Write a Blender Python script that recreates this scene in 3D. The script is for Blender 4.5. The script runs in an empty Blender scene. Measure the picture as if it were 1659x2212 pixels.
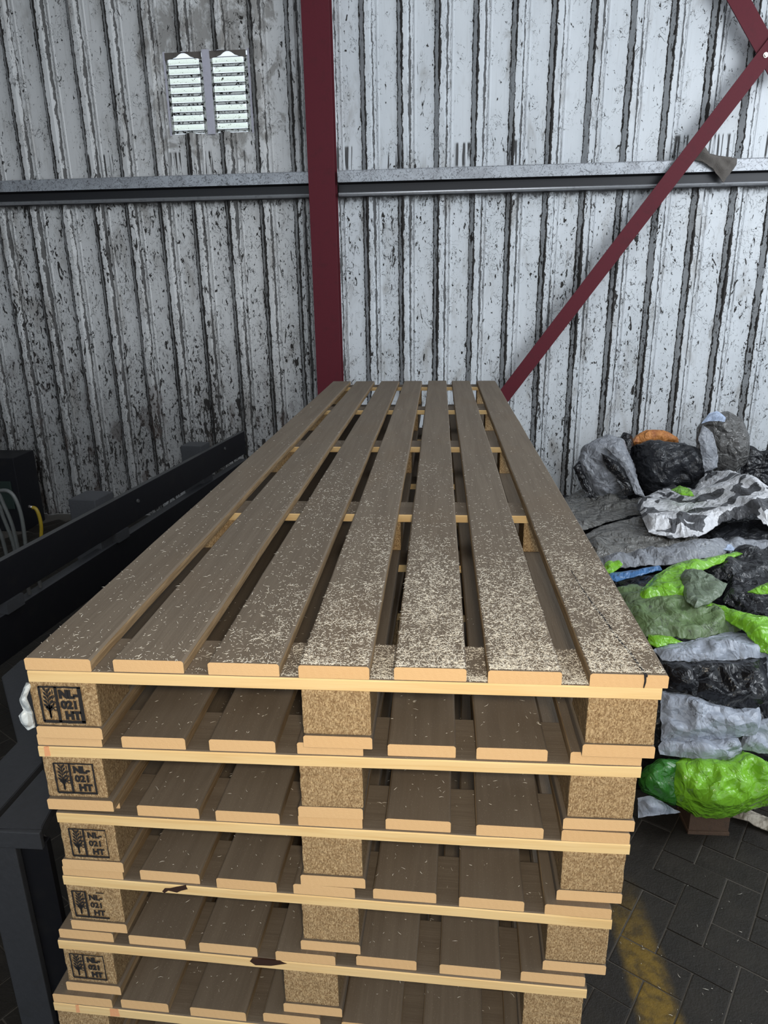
import bpy, bmesh, math, random
import numpy as np
from mathutils import Vector, Matrix, noise
from mathutils.geometry import delaunay_2d_cdt

random.seed(7); rng = np.random.default_rng(7)
S = bpy.context.scene
COL = S.collection

# ------------------------------------------------------------------ camera
F_PX, PITCH, ROLL, YAW = 1513.7, 0.31080, -0.01534, -0.08014
CAM = Vector((0.65885, -0.94887, 1.59266))
fwd = Vector((math.sin(YAW)*math.cos(PITCH), math.cos(YAW)*math.cos(PITCH), -math.sin(PITCH)))
r0 = Vector((math.cos(YAW), -math.sin(YAW), 0)); u0 = r0.cross(fwd)
RT = r0*math.cos(ROLL) + u0*math.sin(ROLL); UP = -r0*math.sin(ROLL) + u0*math.cos(ROLL)
cd = bpy.data.cameras.new('camera'); cam = bpy.data.objects.new('camera', cd); COL.objects.link(cam)
cd.sensor_fit = 'VERTICAL'; cd.sensor_height = 36.0; cd.lens = 36.0*F_PX/2212.0
cam.matrix_world = Matrix(((RT.x, UP.x, -fwd.x, CAM.x), (RT.y, UP.y, -fwd.y, CAM.y), (RT.z, UP.z, -fwd.z, CAM.z), (0, 0, 0, 1)))
cd.clip_start = 0.02
S.camera = cam

def ray(px, py):
    return fwd + RT*((px-829.5)/F_PX) + UP*((1106.0-py)/F_PX)
def on_z(px, py, z):
    d = ray(px, py); return CAM + d*((z-CAM.z)/d.z)
def on_y(px, py, y):
    d = ray(px, py); return CAM + d*((y-CAM.y)/d.y)

FZ = -2*.148      # floor level: two more pallets stand under z = 0

# ------------------------------------------------------------------ world, lights, exposure
W = bpy.data.worlds.new('world'); S.world = W; W.use_nodes = True
bg = W.node_tree.nodes['Background']; bg.inputs[0].default_value = (0.80, 0.90, 1.0, 1); bg.inputs[1].default_value = 1.15
S.view_settings.view_transform = 'Standard'; S.view_settings.look = 'None'
S.view_settings.exposure = 0.0; S.view_settings.gamma = 1.0; S.view_settings.use_curve_mapping = False
S.cycles.use_denoising = True
S.cycles.max_bounces = 6

def area(name, loc, target, size, power, col, sy=None, spread=None):
    l = bpy.data.lights.new(name, 'AREA'); l.energy = power; l.color = col; l.size = size
    if sy: l.shape = 'RECTANGLE'; l.size_y = sy
    if spread: l.spread = spread
    o = bpy.data.objects.new(name, l); COL.objects.link(o); o.location = loc
    o.rotation_euler = (Vector(target)-Vector(loc)).to_track_quat('-Z', 'Y').to_euler()
    return o
area('door_daylight', (4.6, 1.0, 3.1), (.2, 4.7, 2.2), 2.6, 150, (0.90, 0.95, 1.0), 2.8)
area('roof_light', (0.9, 1.0, 4.9), (0.9, 2.4, 0), 2.2, 40, (0.92, 0.96, 1.0), 2.2)
# the phone's lamp, just beside the lens
area('phone_lamp', (0.72, -1.02, 1.68), (0.60, 0.3, 0.95), 0.10, 13, (1.0, 0.86, 0.66), None)

# ------------------------------------------------------------------ node helpers
class NT:
    def __init__(s, name):
        s.m = bpy.data.materials.new(name); s.m.use_nodes = True
        s.t = s.m.node_tree; s.b = s.t.nodes['Principled BSDF']; s.out = s.t.nodes['Material Output']
    def n(s, typ, **kw):
        nd = s.t.nodes.new(typ)
        for k, v in kw.items():
            if k.startswith('i_'):
                key = k[2:]; key = int(key) if key.isdigit() else key.replace('_', ' ')
                s.set(nd.inputs[key], v)
            else: setattr(nd, k, v)
        return nd
    def set(s, inp, v):
        if isinstance(v, bpy.types.NodeSocket): s.t.links.new(v, inp)
        else:
            if isinstance(v, tuple) and len(v) == 3 and inp.type == 'RGBA': v = v+(1,)
            inp.default_value = v
    def math(s, op, a, b=0.0, c=0.0, clamp=False):
        nd = s.t.nodes.new('ShaderNodeMath'); nd.operation = op; nd.use_clamp = clamp
        s.set(nd.inputs[0], a); s.set(nd.inputs[1], b); s.set(nd.inputs[2], c); return nd.outputs[0]
    def mix(s, f, a, b, mode='MIX'):
        nd = s.t.nodes.new('ShaderNodeMix'); nd.data_type = 'RGBA'; nd.blend_type = mode
        s.set(nd.inputs[0], f); s.set(nd.inputs[6], a); s.set(nd.inputs[7], b); return nd.outputs[2]
    def coord(s, scale=(1, 1, 1), loc=(0, 0, 0), rot=(0, 0, 0), rnd=True):
        tc = s.t.nodes.new('ShaderNodeTexCoord').outputs['Object']
        if rnd:
            oi = s.t.nodes.new('ShaderNodeObjectInfo').outputs['Random']
            v = s.t.nodes.new('ShaderNodeVectorMath'); v.operation = 'ADD'
            c = s.t.nodes.new('ShaderNodeCombineXYZ')
            for i in range(3): s.set(c.inputs[i], s.math('MULTIPLY', oi, (13.7, 7.1, 5.3)[i]))
            s.t.links.new(tc, v.inputs[0]); s.t.links.new(c.outputs[0], v.inputs[1]); tc = v.outputs[0]
        mp = s.t.nodes.new('ShaderNodeMapping'); s.t.links.new(tc, mp.inputs[0])
        mp.inputs['Location'].default_value = loc; mp.inputs['Rotation'].default_value = rot; mp.inputs['Scale'].default_value = scale
        return mp.outputs[0]
    def noise(s, vec, scale, detail=3, rough=.55, dist=0.0):
        nd = s.n('ShaderNodeTexNoise'); s.set(nd.inputs['Vector'], vec)
        nd.inputs['Scale'].default_value = scale; nd.inputs['Detail'].default_value = detail
        nd.inputs['Roughness'].default_value = rough; nd.inputs['Distortion'].default_value = dist
        return nd.outputs['Fac']
    def voro(s, vec, scale, feature='F1', out='Distance', rnd=1.0):
        nd = s.n('ShaderNodeTexVoronoi'); nd.feature = feature; s.set(nd.inputs['Vector'], vec)
        nd.inputs['Scale'].default_value = scale; nd.inputs['Randomness'].default_value = rnd
        return nd.outputs[out]
    def step(s, v, a, b):   # smooth 0..1 from a to b
        nd = s.n('ShaderNodeMapRange'); nd.interpolation_type = 'SMOOTHSTEP'
        s.set(nd.inputs['Value'], v); s.set(nd.inputs['From Min'], a); s.set(nd.inputs['From Max'], b)
        return nd.outputs[0]
    def ramp(s, v, stops):
        nd = s.n('ShaderNodeValToRGB'); e = nd.color_ramp.elements
        while len(e) < len(stops): e.new(0.5)
        for el, (p, c) in zip(e, stops): el.position = p; el.color = c+(1,)
        s.set(nd.inputs[0], v); return nd.outputs[0]
    def bump(s, h, strength=.3, dist=.01):
        nd = s.n('ShaderNodeBump'); nd.inputs['Strength'].default_value = strength
        nd.inputs['Distance'].default_value = dist; s.set(nd.inputs['Height'], h)
        s.t.links.new(nd.outputs[0], s.b.inputs['Normal'])
    def fin(s, col, rough=.6, metal=0.0, spec=None):
        s.set(s.b.inputs['Base Color'], col); s.set(s.b.inputs['Roughness'], rough); s.b.inputs['Metallic'].default_value = metal
        if spec is not None: s.b.inputs['Specular IOR Level'].default_value = spec
        return s.m

# ------------------------------------------------------------------ materials
def mat_sawn(name, axis, base=(0.86, 0.62, 0.30), dark=(0.72, 0.45, 0.18), contrast=.55):
    t = NT(name); sc = [1, 1, 1]; sc[axis] = .06
    v = t.coord(tuple(sc)); g = t.noise(v, 190, 3, .6, .3); g2 = t.noise(v, 45, 2, .5, .8)
    c = t.mix(t.math('MULTIPLY', t.step(g2, .42, .68), contrast), base, dark)
    c = t.mix(t.math('MULTIPLY', t.step(g, .5, .75), .25), c, (0.90, 0.70, 0.40))
    oi = t.n('ShaderNodeObjectInfo').outputs['Random']
    c = t.mix(t.math('MULTIPLY', oi, .3), c, (0.74, 0.46, 0.22))
    t.bump(g, .25, .002); return t.fin(c, .75, spec=.2)
def mat_end():
    t = NT('pine_end_grain'); v = t.coord()
    w = t.n('ShaderNodeTexWave'); w.wave_type = 'RINGS'; w.rings_direction = 'Y'; t.set(w.inputs['Vector'], t.coord((1, .1, 1), (0, 0, .06)))
    w.inputs['Scale'].default_value = 28; w.inputs['Distortion'].default_value = 2.5; w.inputs['Detail'].default_value = 2
    c = t.mix(t.math('MULTIPLY', w.outputs['Fac'], .10), (0.74, 0.46, 0.22), (0.58, 0.32, 0.13))
    c = t.mix(t.math('MULTIPLY', t.noise(v, 400, 3), .35), c, (0.80, 0.54, 0.28))
    oi = t.n('ShaderNodeObjectInfo').outputs['Random']
    c = t.mix(t.math('MULTIPLY', oi, .35), c, (0.82, 0.56, 0.30))
    t.bump(t.noise(v, 500, 3), .3, .002); return t.fin(c, .8, spec=.15)
def mat_weathered(name, axis):
    t = NT(name); sc = [1, 1, 1]; sc[axis] = .05
    v = t.coord(tuple(sc)); g = t.noise(v, 220, 4, .6, .4); g2 = t.noise(v, 40, 3, .5, 1.0)
    big = t.noise(t.coord((1, .5, 1)), 6, 3)
    c = t.mix(t.step(g2, .3, .7), (0.135, 0.106, 0.078), (0.165, 0.132, 0.098))
    c = t.mix(t.math('MULTIPLY', t.step(g, .55, .8), .25), c, (0.26, 0.21, 0.155))
    c = t.mix(t.math('MULTIPLY', t.step(big, .45, .75), .35), c, (0.15, 0.105, 0.066))
    oi = t.n('ShaderNodeObjectInfo').outputs['Random']
    c = t.mix(t.math('MULTIPLY', oi, .35), c, (0.115, 0.09, 0.066))
    # knots
    k = t.voro(t.coord((1, .35, 1)), 3.0); kn = t.math('SUBTRACT', 1.0, t.step(k, .015, .07))
    ring = t.math('MULTIPLY', t.math('SINE', t.math('MULTIPLY', k, 420.0)), kn)
    c = t.mix(t.math('MULTIPLY', t.math('ABSOLUTE', ring), .45), c, (0.085, 0.065, 0.05))
    sp = t.step(t.noise(t.coord(), 700, 1), .70, .76)
    c = t.mix(t.math('MULTIPLY', sp, .5), c, (0.5, 0.44, 0.36))
    t.bump(g, .35, .002); return t.fin(c, .8, spec=.25)
def mat_side():
    t = NT('pine_side_dusty'); v = t.coord((1, .06, 1)); g = t.noise(v, 160, 4, .6, .4); g2 = t.noise(v, 30, 2)
    c = t.mix(t.step(g, .35, .7), (0.19, 0.125, 0.065), (0.31, 0.215, 0.12))
    c = t.mix(t.math('MULTIPLY', t.step(g2, .5, .7), .5), c, (0.20, 0.145, 0.09))
    t.bump(g, .5, .004); return t.fin(c, .85, spec=.15)
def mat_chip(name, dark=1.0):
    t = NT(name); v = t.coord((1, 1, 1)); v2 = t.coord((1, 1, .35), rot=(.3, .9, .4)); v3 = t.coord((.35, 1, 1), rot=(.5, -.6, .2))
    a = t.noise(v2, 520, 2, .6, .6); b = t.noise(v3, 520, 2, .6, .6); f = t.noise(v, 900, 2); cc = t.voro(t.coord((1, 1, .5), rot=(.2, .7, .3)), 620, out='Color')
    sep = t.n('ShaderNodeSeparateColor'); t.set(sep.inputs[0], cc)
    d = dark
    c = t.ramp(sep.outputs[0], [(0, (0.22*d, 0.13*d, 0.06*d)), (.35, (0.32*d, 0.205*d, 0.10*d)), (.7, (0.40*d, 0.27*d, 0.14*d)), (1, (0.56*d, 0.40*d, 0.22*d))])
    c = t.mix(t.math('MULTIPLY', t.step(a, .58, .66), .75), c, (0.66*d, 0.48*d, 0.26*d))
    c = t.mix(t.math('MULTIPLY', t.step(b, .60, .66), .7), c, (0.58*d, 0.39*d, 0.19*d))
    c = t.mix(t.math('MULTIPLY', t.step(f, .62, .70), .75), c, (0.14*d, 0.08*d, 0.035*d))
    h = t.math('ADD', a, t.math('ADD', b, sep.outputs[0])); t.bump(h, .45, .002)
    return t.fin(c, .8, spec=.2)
def mat_plain(name, col, rough=.6, var=.25, scale=20, metal=0.0, bump=0.0, spec=None, dirt=(0.02, 0.018, 0.015), amt=.4):
    t = NT(name); v = t.coord(); n = t.noise(v, scale, 5, .65); n2 = t.noise(v, scale*6, 4)
    c = t.mix(t.math('MULTIPLY', t.step(n, .5, .75), amt), col, dirt)
    c = t.mix(t.math('MULTIPLY', n2, var), c, tuple(min(1, x*1.5+.01) for x in col))
    if bump: t.bump(t.math('ADD', n, n2), bump, .01)
    return t.fin(c, rough, metal, spec)
def mat_plastic(name, col, rough=.32, dirt=.3, dcol=(0.03, 0.028, 0.022), trans=0.0, bscale=28, bstr=.26, pattern=None):
    """creased film: the wrinkles are bump on top of modelled folds"""
    t = NT(name); v = t.coord()
    cre = t.math('ABSOLUTE', t.math('SUBTRACT', t.noise(t.coord((1, .35, .6), rot=(.2, .1, .6)), bscale*.8, 3, .5, .7), .5))
    cr2 = t.math('ABSOLUTE', t.math('SUBTRACT', t.noise(t.coord((.35, 1, .8), rot=(.1, .3, -.4)), bscale*.9, 3, .5, .5), .5))
    n = t.noise(v, 9, 5, .7); c = t.mix(t.math('MULTIPLY', t.step(n, .47, .72), dirt), col, dcol)
    ln = t.math('MULTIPLY', t.math('SUBTRACT', 1.0, t.step(cre, .003, .014)), t.step(t.noise(v, 14, 2), .48, .6))
    c = t.mix(t.math('MULTIPLY', ln, min(1, dirt*1.5)), c, tuple(q*.4 for q in dcol))
    fine = t.noise(v, 120, 3); c = t.mix(t.math('MULTIPLY', t.step(fine, .6, .72), dirt*.8), c, dcol)
    if pattern:
        p = t.coord(rot=(0, 0, .5))
        nd = t.n('ShaderNodeTexVoronoi'); nd.feature = 'F1'; nd.distance = 'MANHATTAN'; t.set(nd.inputs['Vector'], p); nd.inputs['Scale'].default_value = pattern[1]
        sp = t.n('ShaderNodeSeparateColor'); t.set(sp.inputs[0], nd.outputs['Color'])
        c = t.mix(t.step(sp.outputs[0], .60, .61), c, pattern[0])
    def warp(sc, rot):
        nz = t.n('ShaderNodeTexNoise'); t.set(nz.inputs['Vector'], v); nz.inputs['Scale'].default_value = 7; nz.inputs['Detail'].default_value = 2
        vm = t.n('ShaderNodeVectorMath'); vm.operation = 'MULTIPLY_ADD'; t.set(vm.inputs[0], nz.outputs['Color']); vm.inputs[1].default_value = (.10, .10, .10); t.set(vm.inputs[2], t.coord(sc, rot=rot)); return vm.outputs[0]
    k1 = t.voro(warp((1, .45, .8), (.2, .1, .5)), 11, 'DISTANCE_TO_EDGE'); k2 = t.voro(warp((.5, 1, .8), (.5, .2, -.3)), 23, 'DISTANCE_TO_EDGE'); k3 = t.voro(warp((1, .4, .7), (.1, .6, .2)), 50, 'DISTANCE_TO_EDGE')
    h = t.math('ADD', t.math('MULTIPLY', k1, 1.0), t.math('ADD', t.math('MULTIPLY', k2, -.55), t.math('MULTIPLY', k3, .16)))
    h = t.math('ADD', h, t.math('MULTIPLY', cre, -.12))
    t.bump(h, min(1, bstr*2.6), .040)
    t.fin(c, rough, spec=.5)
    if trans: t.b.inputs['Transmission Weight'].default_value = 0.0; t.b.inputs['Alpha'].default_value = 1-trans
    return t.m

PITCHW, X0 = 0.265, 0.345
def mat_wall():
    t = NT('flaking_white_painted_sheet'); tc = t.n('ShaderNodeTexCoord').outputs['Object']
    sp = t.n('ShaderNodeSeparateXYZ'); t.set(sp.inputs[0], tc); x, z = sp.outputs[0], sp.outputs[2]
    def v(sx, sz, off=0.0):
        c = t.n('ShaderNodeCombineXYZ'); t.set(c.inputs[0], t.math('MULTIPLY', x, sx)); t.set(c.inputs[1], t.math('MULTIPLY', sp.outputs[1], sx)); t.set(c.inputs[2], t.math('MULTIPLY_ADD', z, sz, off)); return c.outputs[0]
    # how worn each area is: heavy to the left of the column, on the lower half and near the ground
    left = t.math('SUBTRACT', 1.0, t.step(x, -.75, .1))
    low = t.math('SUBTRACT', 1.0, t.step(z, 2.2, 2.45))
    vlow = t.math('SUBTRACT', 1.0, t.step(z, .25, 1.5))
    big = t.noise(v(1.3, .7), 1.6, 4, .6); med = t.noise(v(1, .35, 3.1), 6.5, 4, .6, .4)
    wear = t.math('ADD', t.math('MULTIPLY', big, .30), t.math('ADD', t.math('MULTIPLY', left, .03), t.math('ADD', t.math('MULTIPLY', low, .06), t.math('MULTIPLY', t.math('MULTIPLY', vlow, left), .05))))
    base = t.mix(t.step(big, .35, .65), (0.61, 0.635, 0.66), (0.54, 0.565, 0.59))
    base = t.mix(t.math('MULTIPLY', left, .50), base, (0.58, 0.55, 0.515))
    # dull film of grime, brownish
    gr = t.math('MULTIPLY', t.step(t.math('ADD', med, t.math('MULTIPLY', wear, .45)), .60, .84), .62)
    base = t.mix(gr, base, (0.21, 0.19, 0.165))
    base = t.mix(t.math('MULTIPLY', t.math('MULTIPLY', vlow, left), .60), base, (0.10, 0.098, 0.095))  # dim light of the lower left corner, darkened into the wall colour
    # vertical run marks
    run = t.step(t.noise(v(1, .05, 7.7), 60, 3, .6), .55, .72)
    base = t.mix(t.math('MULTIPLY', run, t.math('ADD', .12, t.math('MULTIPLY', left, .2))), base, (0.22, 0.2, 0.18))
    vg = t.math('MULTIPLY', t.math('MULTIPLY', t.step(x, -1.75, -1.3), t.math('SUBTRACT', 1.0, t.step(x, -.75, -.25))), t.math('MULTIPLY', t.step(z, 2.35, 2.8), t.math('SUBTRACT', 1.0, t.step(z, 3.35, 3.9))))
    vn = t.step(t.math('ADD', t.noise(v(1, .6, 5), 9, 5, .7, .6), t.math('MULTIPLY', vg, .22)), .60, .74)
    base = t.mix(t.math('MULTIPLY', vn, .62), base, (0.13, 0.115, 0.095))
    # flaked flecks
    def thr(n, hi, k=1.0):
        th = t.math('SUBTRACT', hi, t.math('MULTIPLY', wear, k)); return t.step(n, th, t.math('ADD', th, .018))
    f1 = thr(t.noise(v(1, .42, 1.3), 48, 3, .62, .6), .760, .62)
    f2 = thr(t.noise(v(1, .30, 5.9), 22, 5, .68, 1.1), .752, .62)
    f3 = thr(t.noise(v(1, .6, 9.9), 130, 2, .6, .3), .830, .62)
    hair = t.math('MULTIPLY', t.math('SUBTRACT', 1.0, t.step(t.math('ABSOLUTE', t.math('SUBTRACT', t.noise(v(1, .7, 2.2), 13, 3, .55, 1.6), .5)), .004, .012)),
                  t.step(t.math('ADD', t.noise(v(1, .8, 4.4), 7.5, 3), t.math('MULTIPLY', wear, .8)), .62, .70))
    # grime line at the feet of the ribs
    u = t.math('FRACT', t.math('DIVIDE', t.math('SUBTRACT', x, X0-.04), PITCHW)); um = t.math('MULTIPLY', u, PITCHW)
    wob = t.math('MULTIPLY', t.math('SUBTRACT', t.noise(v(1, .5, 8.1), 30, 4, .65, .5), .5), .036)
    cl = t.noise(v(1, .3, 12.0), 4.3, 4, .65)
    def line(pos, w, d):
        dd = t.math('ABSOLUTE', t.math('ADD', t.math('SUBTRACT', um, pos), wob))
        ww = t.math('MULTIPLY', t.math('MAXIMUM', t.math('SUBTRACT', t.math('ADD', cl, t.math('MULTIPLY', wear, .35)), d), 0.0), w)
        return t.math('SUBTRACT', 1.0, t.step(dd, ww, t.math('ADD', ww, .0022)))
    slope_shade = t.math('MULTIPLY', t.step(um, .038, .042), t.math('SUBTRACT', 1.0, t.step(um, .073, .077)))
    base = t.mix(t.math('MULTIPLY', slope_shade, .42), base, (0.17, 0.17, 0.17))  # shade on the ribs' left slopes, mixed into the paint colour
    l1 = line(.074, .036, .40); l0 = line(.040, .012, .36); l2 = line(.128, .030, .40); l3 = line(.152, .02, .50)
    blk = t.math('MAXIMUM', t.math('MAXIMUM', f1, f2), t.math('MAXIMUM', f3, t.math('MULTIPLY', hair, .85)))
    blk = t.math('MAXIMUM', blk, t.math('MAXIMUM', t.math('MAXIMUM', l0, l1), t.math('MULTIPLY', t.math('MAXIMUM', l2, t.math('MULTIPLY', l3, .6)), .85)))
    # tar runs above the girt in places, and a dark ragged band just under it
    band = t.math('MULTIPLY', t.step(z, 2.40, 2.44), t.math('SUBTRACT', 1.0, t.step(z, 2.57, 2.59)))
    ru = t.math('MULTIPLY', t.step(t.noise(v(1, .04, 0), 42, 2), .50, .56), t.step(t.noise(v(1, 0, 3.7), 2.2, 1), .53, .56))
    ru = t.math('MULTIPLY', t.math('MULTIPLY', ru, band), .92)
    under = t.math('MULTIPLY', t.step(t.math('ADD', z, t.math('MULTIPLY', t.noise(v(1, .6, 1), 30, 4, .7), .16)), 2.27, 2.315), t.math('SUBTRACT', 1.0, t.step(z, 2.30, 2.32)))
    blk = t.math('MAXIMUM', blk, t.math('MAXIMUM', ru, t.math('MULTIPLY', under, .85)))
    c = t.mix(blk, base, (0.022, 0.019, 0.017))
    rust = t.math('MULTIPLY', t.step(t.noise(v(1, .5, 6.6), 5, 4), .56, .64), t.math('MULTIPLY', left, vlow))
    c = t.mix(t.math('MULTIPLY', rust, .6), c, (0.045, 0.028, 0.022))
    h = t.math('ADD', t.math('MULTIPLY', blk, -.5), t.math('MULTIPLY', t.noise(v(1, .5, 0), 9, 4), .6)); t.bump(h, .35, .01)
    return t.fin(c, t.math('MULTIPLY_ADD', blk, .35, .42), spec=.4)

def mat_floor():
    t = NT('dark_oily_paver'); v = t.coord(rnd=False); tc = t.n('ShaderNodeTexCoord').outputs['Object']
    n = t.noise(v, 7, 5, .65); f = t.noise(v, 160, 4, .7); m = t.noise(v, 30, 4, .6)
    c = t.mix(t.step(n, .35, .7), (0.0135, 0.0105, 0.0075), (0.023, 0.0185, 0.0135))
    c = t.mix(t.math('MULTIPLY', t.step(f, .6, .75), .4), c, (0.07, 0.06, 0.05))
    sp = t.n('ShaderNodeSeparateXYZ'); t.set(sp.inputs[0], tc); x, y = sp.outputs[0], sp.outputs[1]
    ln = t.math('ADD', x, t.math('MULTIPLY_ADD', y, .0, t.math('MULTIPLY', t.math('SUBTRACT', n, .5), .03)))
    band = t.math('MULTIPLY', t.step(ln, 1.195, 1.235), t.math('SUBTRACT', 1.0, t.step(ln, 1.30, 1.345)))
    band = t.math('MULTIPLY', band, t.math('SUBTRACT', 1.0, t.step(y, .62, 1.0)))
    c = t.mix(t.math('MULTIPLY', band, t.math('MULTIPLY_ADD', t.step(m, .30, .62), .55, .3)), c, (0.20, 0.12, 0.012))
    t.bump(t.math('ADD', f, m), .5, .006)
    return t.fin(c, t.math('MULTIPLY_ADD', n, .35, .45), spec=.35)
def mat_louvre():
    t = NT('yellowed_translucent_louvre'); v = t.coord(rnd=False)
    d = t.math('MAXIMUM', t.step(t.noise(v, 45, 4, .7, .5), .63, .67), t.step(t.noise(v, 110, 3, .6), .67, .71))
    c = t.mix(d, (0.98, 1.0, 0.93), (0.10, 0.09, 0.05))
    tr = t.n('ShaderNodeBsdfTranslucent'); t.set(tr.inputs[0], c)
    tp = t.n('ShaderNodeBsdfTransparent'); t.set(tp.inputs[0], c)
    a = t.n('ShaderNodeMixShader'); a.inputs[0].default_value = .80; t.t.links.new(tr.outputs[0], a.inputs[1]); t.t.links.new(tp.outputs[0], a.inputs[2])
    di = t.n('ShaderNodeBsdfDiffuse'); t.set(di.inputs[0], c)
    b = t.n('ShaderNodeMixShader'); b.inputs[0].default_value = .04; t.t.links.new(a.outputs[0], b.inputs[1]); t.t.links.new(di.outputs[0], b.inputs[2])
    t.t.links.new(b.outputs[0], t.out.inputs[0]); return t.m
def mat_sheet_dull():
    t = NT('grimy_translucent_backing'); v = t.coord(rnd=False); d = t.step(t.noise(v, 40, 5, .7), .5, .62)
    c = t.mix(d, (0.62, 0.62, 0.60), (0.05, 0.045, 0.04))
    tr = t.n('ShaderNodeBsdfTranslucent'); t.set(tr.inputs[0], c); tp = t.n('ShaderNodeBsdfTransparent'); t.set(tp.inputs[0], c)
    a = t.n('ShaderNodeMixShader'); a.inputs[0].default_value = .5; t.t.links.new(tr.outputs[0], a.inputs[1]); t.t.links.new(tp.outputs[0], a.inputs[2])
    t.t.links.new(a.outputs[0], t.out.inputs[0]); return t.m

M = {}
M['sawn_x'] = mat_sawn('sawn_pine_crosswise', 0); M['sawn_y'] = mat_sawn('sawn_pine_lengthwise', 1)
M['end'] = mat_end(); M['top_y'] = mat_weathered('dusty_brown_pine_lengthwise', 1); M['top_x'] = mat_weathered('dusty_brown_pine_crosswise', 0)
M['side'] = mat_side(); M['chip'] = mat_chip('pressed_chipboard'); M['chip_side'] = mat_chip('pressed_chipboard_shaded_side', .52)  # block sides: darker chipboard copy carrying the shade between deck boards
M['skid'] = mat_weathered('gap_shade_dark_pine', 1)  # dark pine puts the deck-gap shade into the bottom boards' colour
M['ink'] = mat_plain('burnt_stamp_ink', (0.012, 0.010, 0.010), .8, .3, 300)
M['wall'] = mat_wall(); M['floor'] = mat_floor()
M['joint'] = mat_plain('sandy_joint_dust', (0.062, 0.053, 0.043), .9, .6, 60, bump=.4, amt=.6)
M['red'] = mat_plain('oxide_red_paint', (0.088, 0.0095, 0.0165), .6, .30, 14, spec=.2, dirt=(0.055, 0.010, 0.014), amt=.5)
def mat_girt():
    t = NT('galvanised_girt_steel'); v = t.coord((1, 1, 1)); n = t.noise(v, 8, 4); f = t.step(t.noise(v, 75, 4, .65, .8), .60, .64); h = t.math('SUBTRACT', 1.0, t.step(t.math('ABSOLUTE', t.math('SUBTRACT', t.noise(v, 22, 3, .5, 1.5), .5)), .006, .02))
    c = t.mix(t.step(n, .3, .7), (0.30, 0.31, 0.33), (0.42, 0.44, 0.47)); c = t.mix(t.math('MULTIPLY', t.math('MAXIMUM', f, h), .8), c, (0.03, 0.028, 0.028))
    return t.fin(c, .42, .35)
M['girt'] = mat_girt()
M['girt_dark'] = mat_plain('shaded_grimy_girt_steel', (0.012, 0.012, 0.014), .45, .4, 30, metal=.3)  # shade of the girt's recess and underside as colour; grimy louvre edges too
M['girt_lip'] = mat_plain('bright_rolled_lip_steel', (0.36, 0.365, 0.38), .28, .4, 30, metal=.7, amt=.5)
M['black'] = mat_plain('black_machine_paint', (0.0055, 0.0055, 0.0075), .5, .3, 18, spec=.25)
M['dkgrey'] = mat_plain('charcoal_worn_steel', (0.036, 0.037, 0.041), .5, .5, 14, bump=.1, spec=.35)
M['beamtop'] = mat_plain('dusty_grey_beam_top', (0.05, 0.05, 0.05), .7, .3, 25)
M['steel'] = mat_plain('bright_bolt_steel', (0.55, 0.5, 0.46), .3, .2, 60, metal=.9)
M['green_cab'] = mat_plain('dark_green_enamel', (0.008, 0.018, 0.014), .5, .3, 20)
M['cable'] = mat_plain('grey_cable_rubber', (0.10, 0.105, 0.10), .4, .2, 60)
M['yellow'] = mat_plain('yellow_hose_rubber', (0.32, 0.22, 0.015), .4, .2, 60)
M['rag'] = mat_plain('dusty_grey_brown_cloth', (0.10, 0.088, 0.078), .9, .3, 25, bump=.3)
M['shaving'] = mat_plain('pale_wood_shavings', (0.74, 0.68, 0.58), .8, .3, 90, dirt=(0.62, 0.52, 0.38))
M['film'] = mat_plastic('milky_torn_film', (0.62, 0.66, 0.66), .3, .1)
M['dirtywood'] = mat_plain('dirty_brown_block_wood', (0.085, 0.048, 0.028), .8, .4, 60, bump=.3)

# ------------------------------------------------------------------ object helpers
def tag(o, label, cat, group=None, kind=None):
    if label: o['label'] = label
    if cat: o['category'] = cat
    if group: o['group'] = group
    if kind: o['kind'] = kind
    return o
def link(name, me, parent=None):
    o = bpy.data.objects.new(name, me); COL.objects.link(o); o.parent = parent; return o
def empty(name, loc=(0, 0, 0), rz=0.0):
    o = bpy.data.objects.new(name, None); COL.objects.link(o); o.location = loc; o.rotation_euler = (0, 0, rz); o.empty_display_size = .1; return o
def bm_obj(name, bm, mats, parent=None, smooth=False):
    bmesh.ops.recalc_face_normals(bm, faces=bm.faces)
    me = bpy.data.meshes.new(name); bm.to_mesh(me); bm.free()
    for m in (mats if isinstance(mats, (list, tuple)) else [mats]): me.materials.append(m)
    if smooth: me.polygons.foreach_set('use_smooth', [True]*len(me.polygons))
    return link(name, me, parent)
def add_box(bm, lo, hi, mi=0, bevel=0.0, mat=None):
    g = bmesh.ops.create_cube(bm, size=1.0); vs = g['verts']
    for v in vs: v.co = Vector([(lo[i]+hi[i])/2 + v.co[i]*(hi[i]-lo[i]) for i in range(3)])
    fs = {f for v in vs for f in v.link_faces}
    for f in fs: f.material_index = mi
    if bevel:
        es = list({e for v in vs for e in v.link_edges})
        r = bmesh.ops.bevel(bm, geom=es, offset=bevel, segments=2, affect='EDGES', profile=.6)
        vs = list({v for f in r['faces'] for v in f.verts} | {v for v in vs if v.is_valid})
        for f in r['faces']: f.material_index = mi
    if mat is not None: bmesh.ops.transform(bm, matrix=mat, verts=[v for v in vs if v.is_valid])
    return vs
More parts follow.
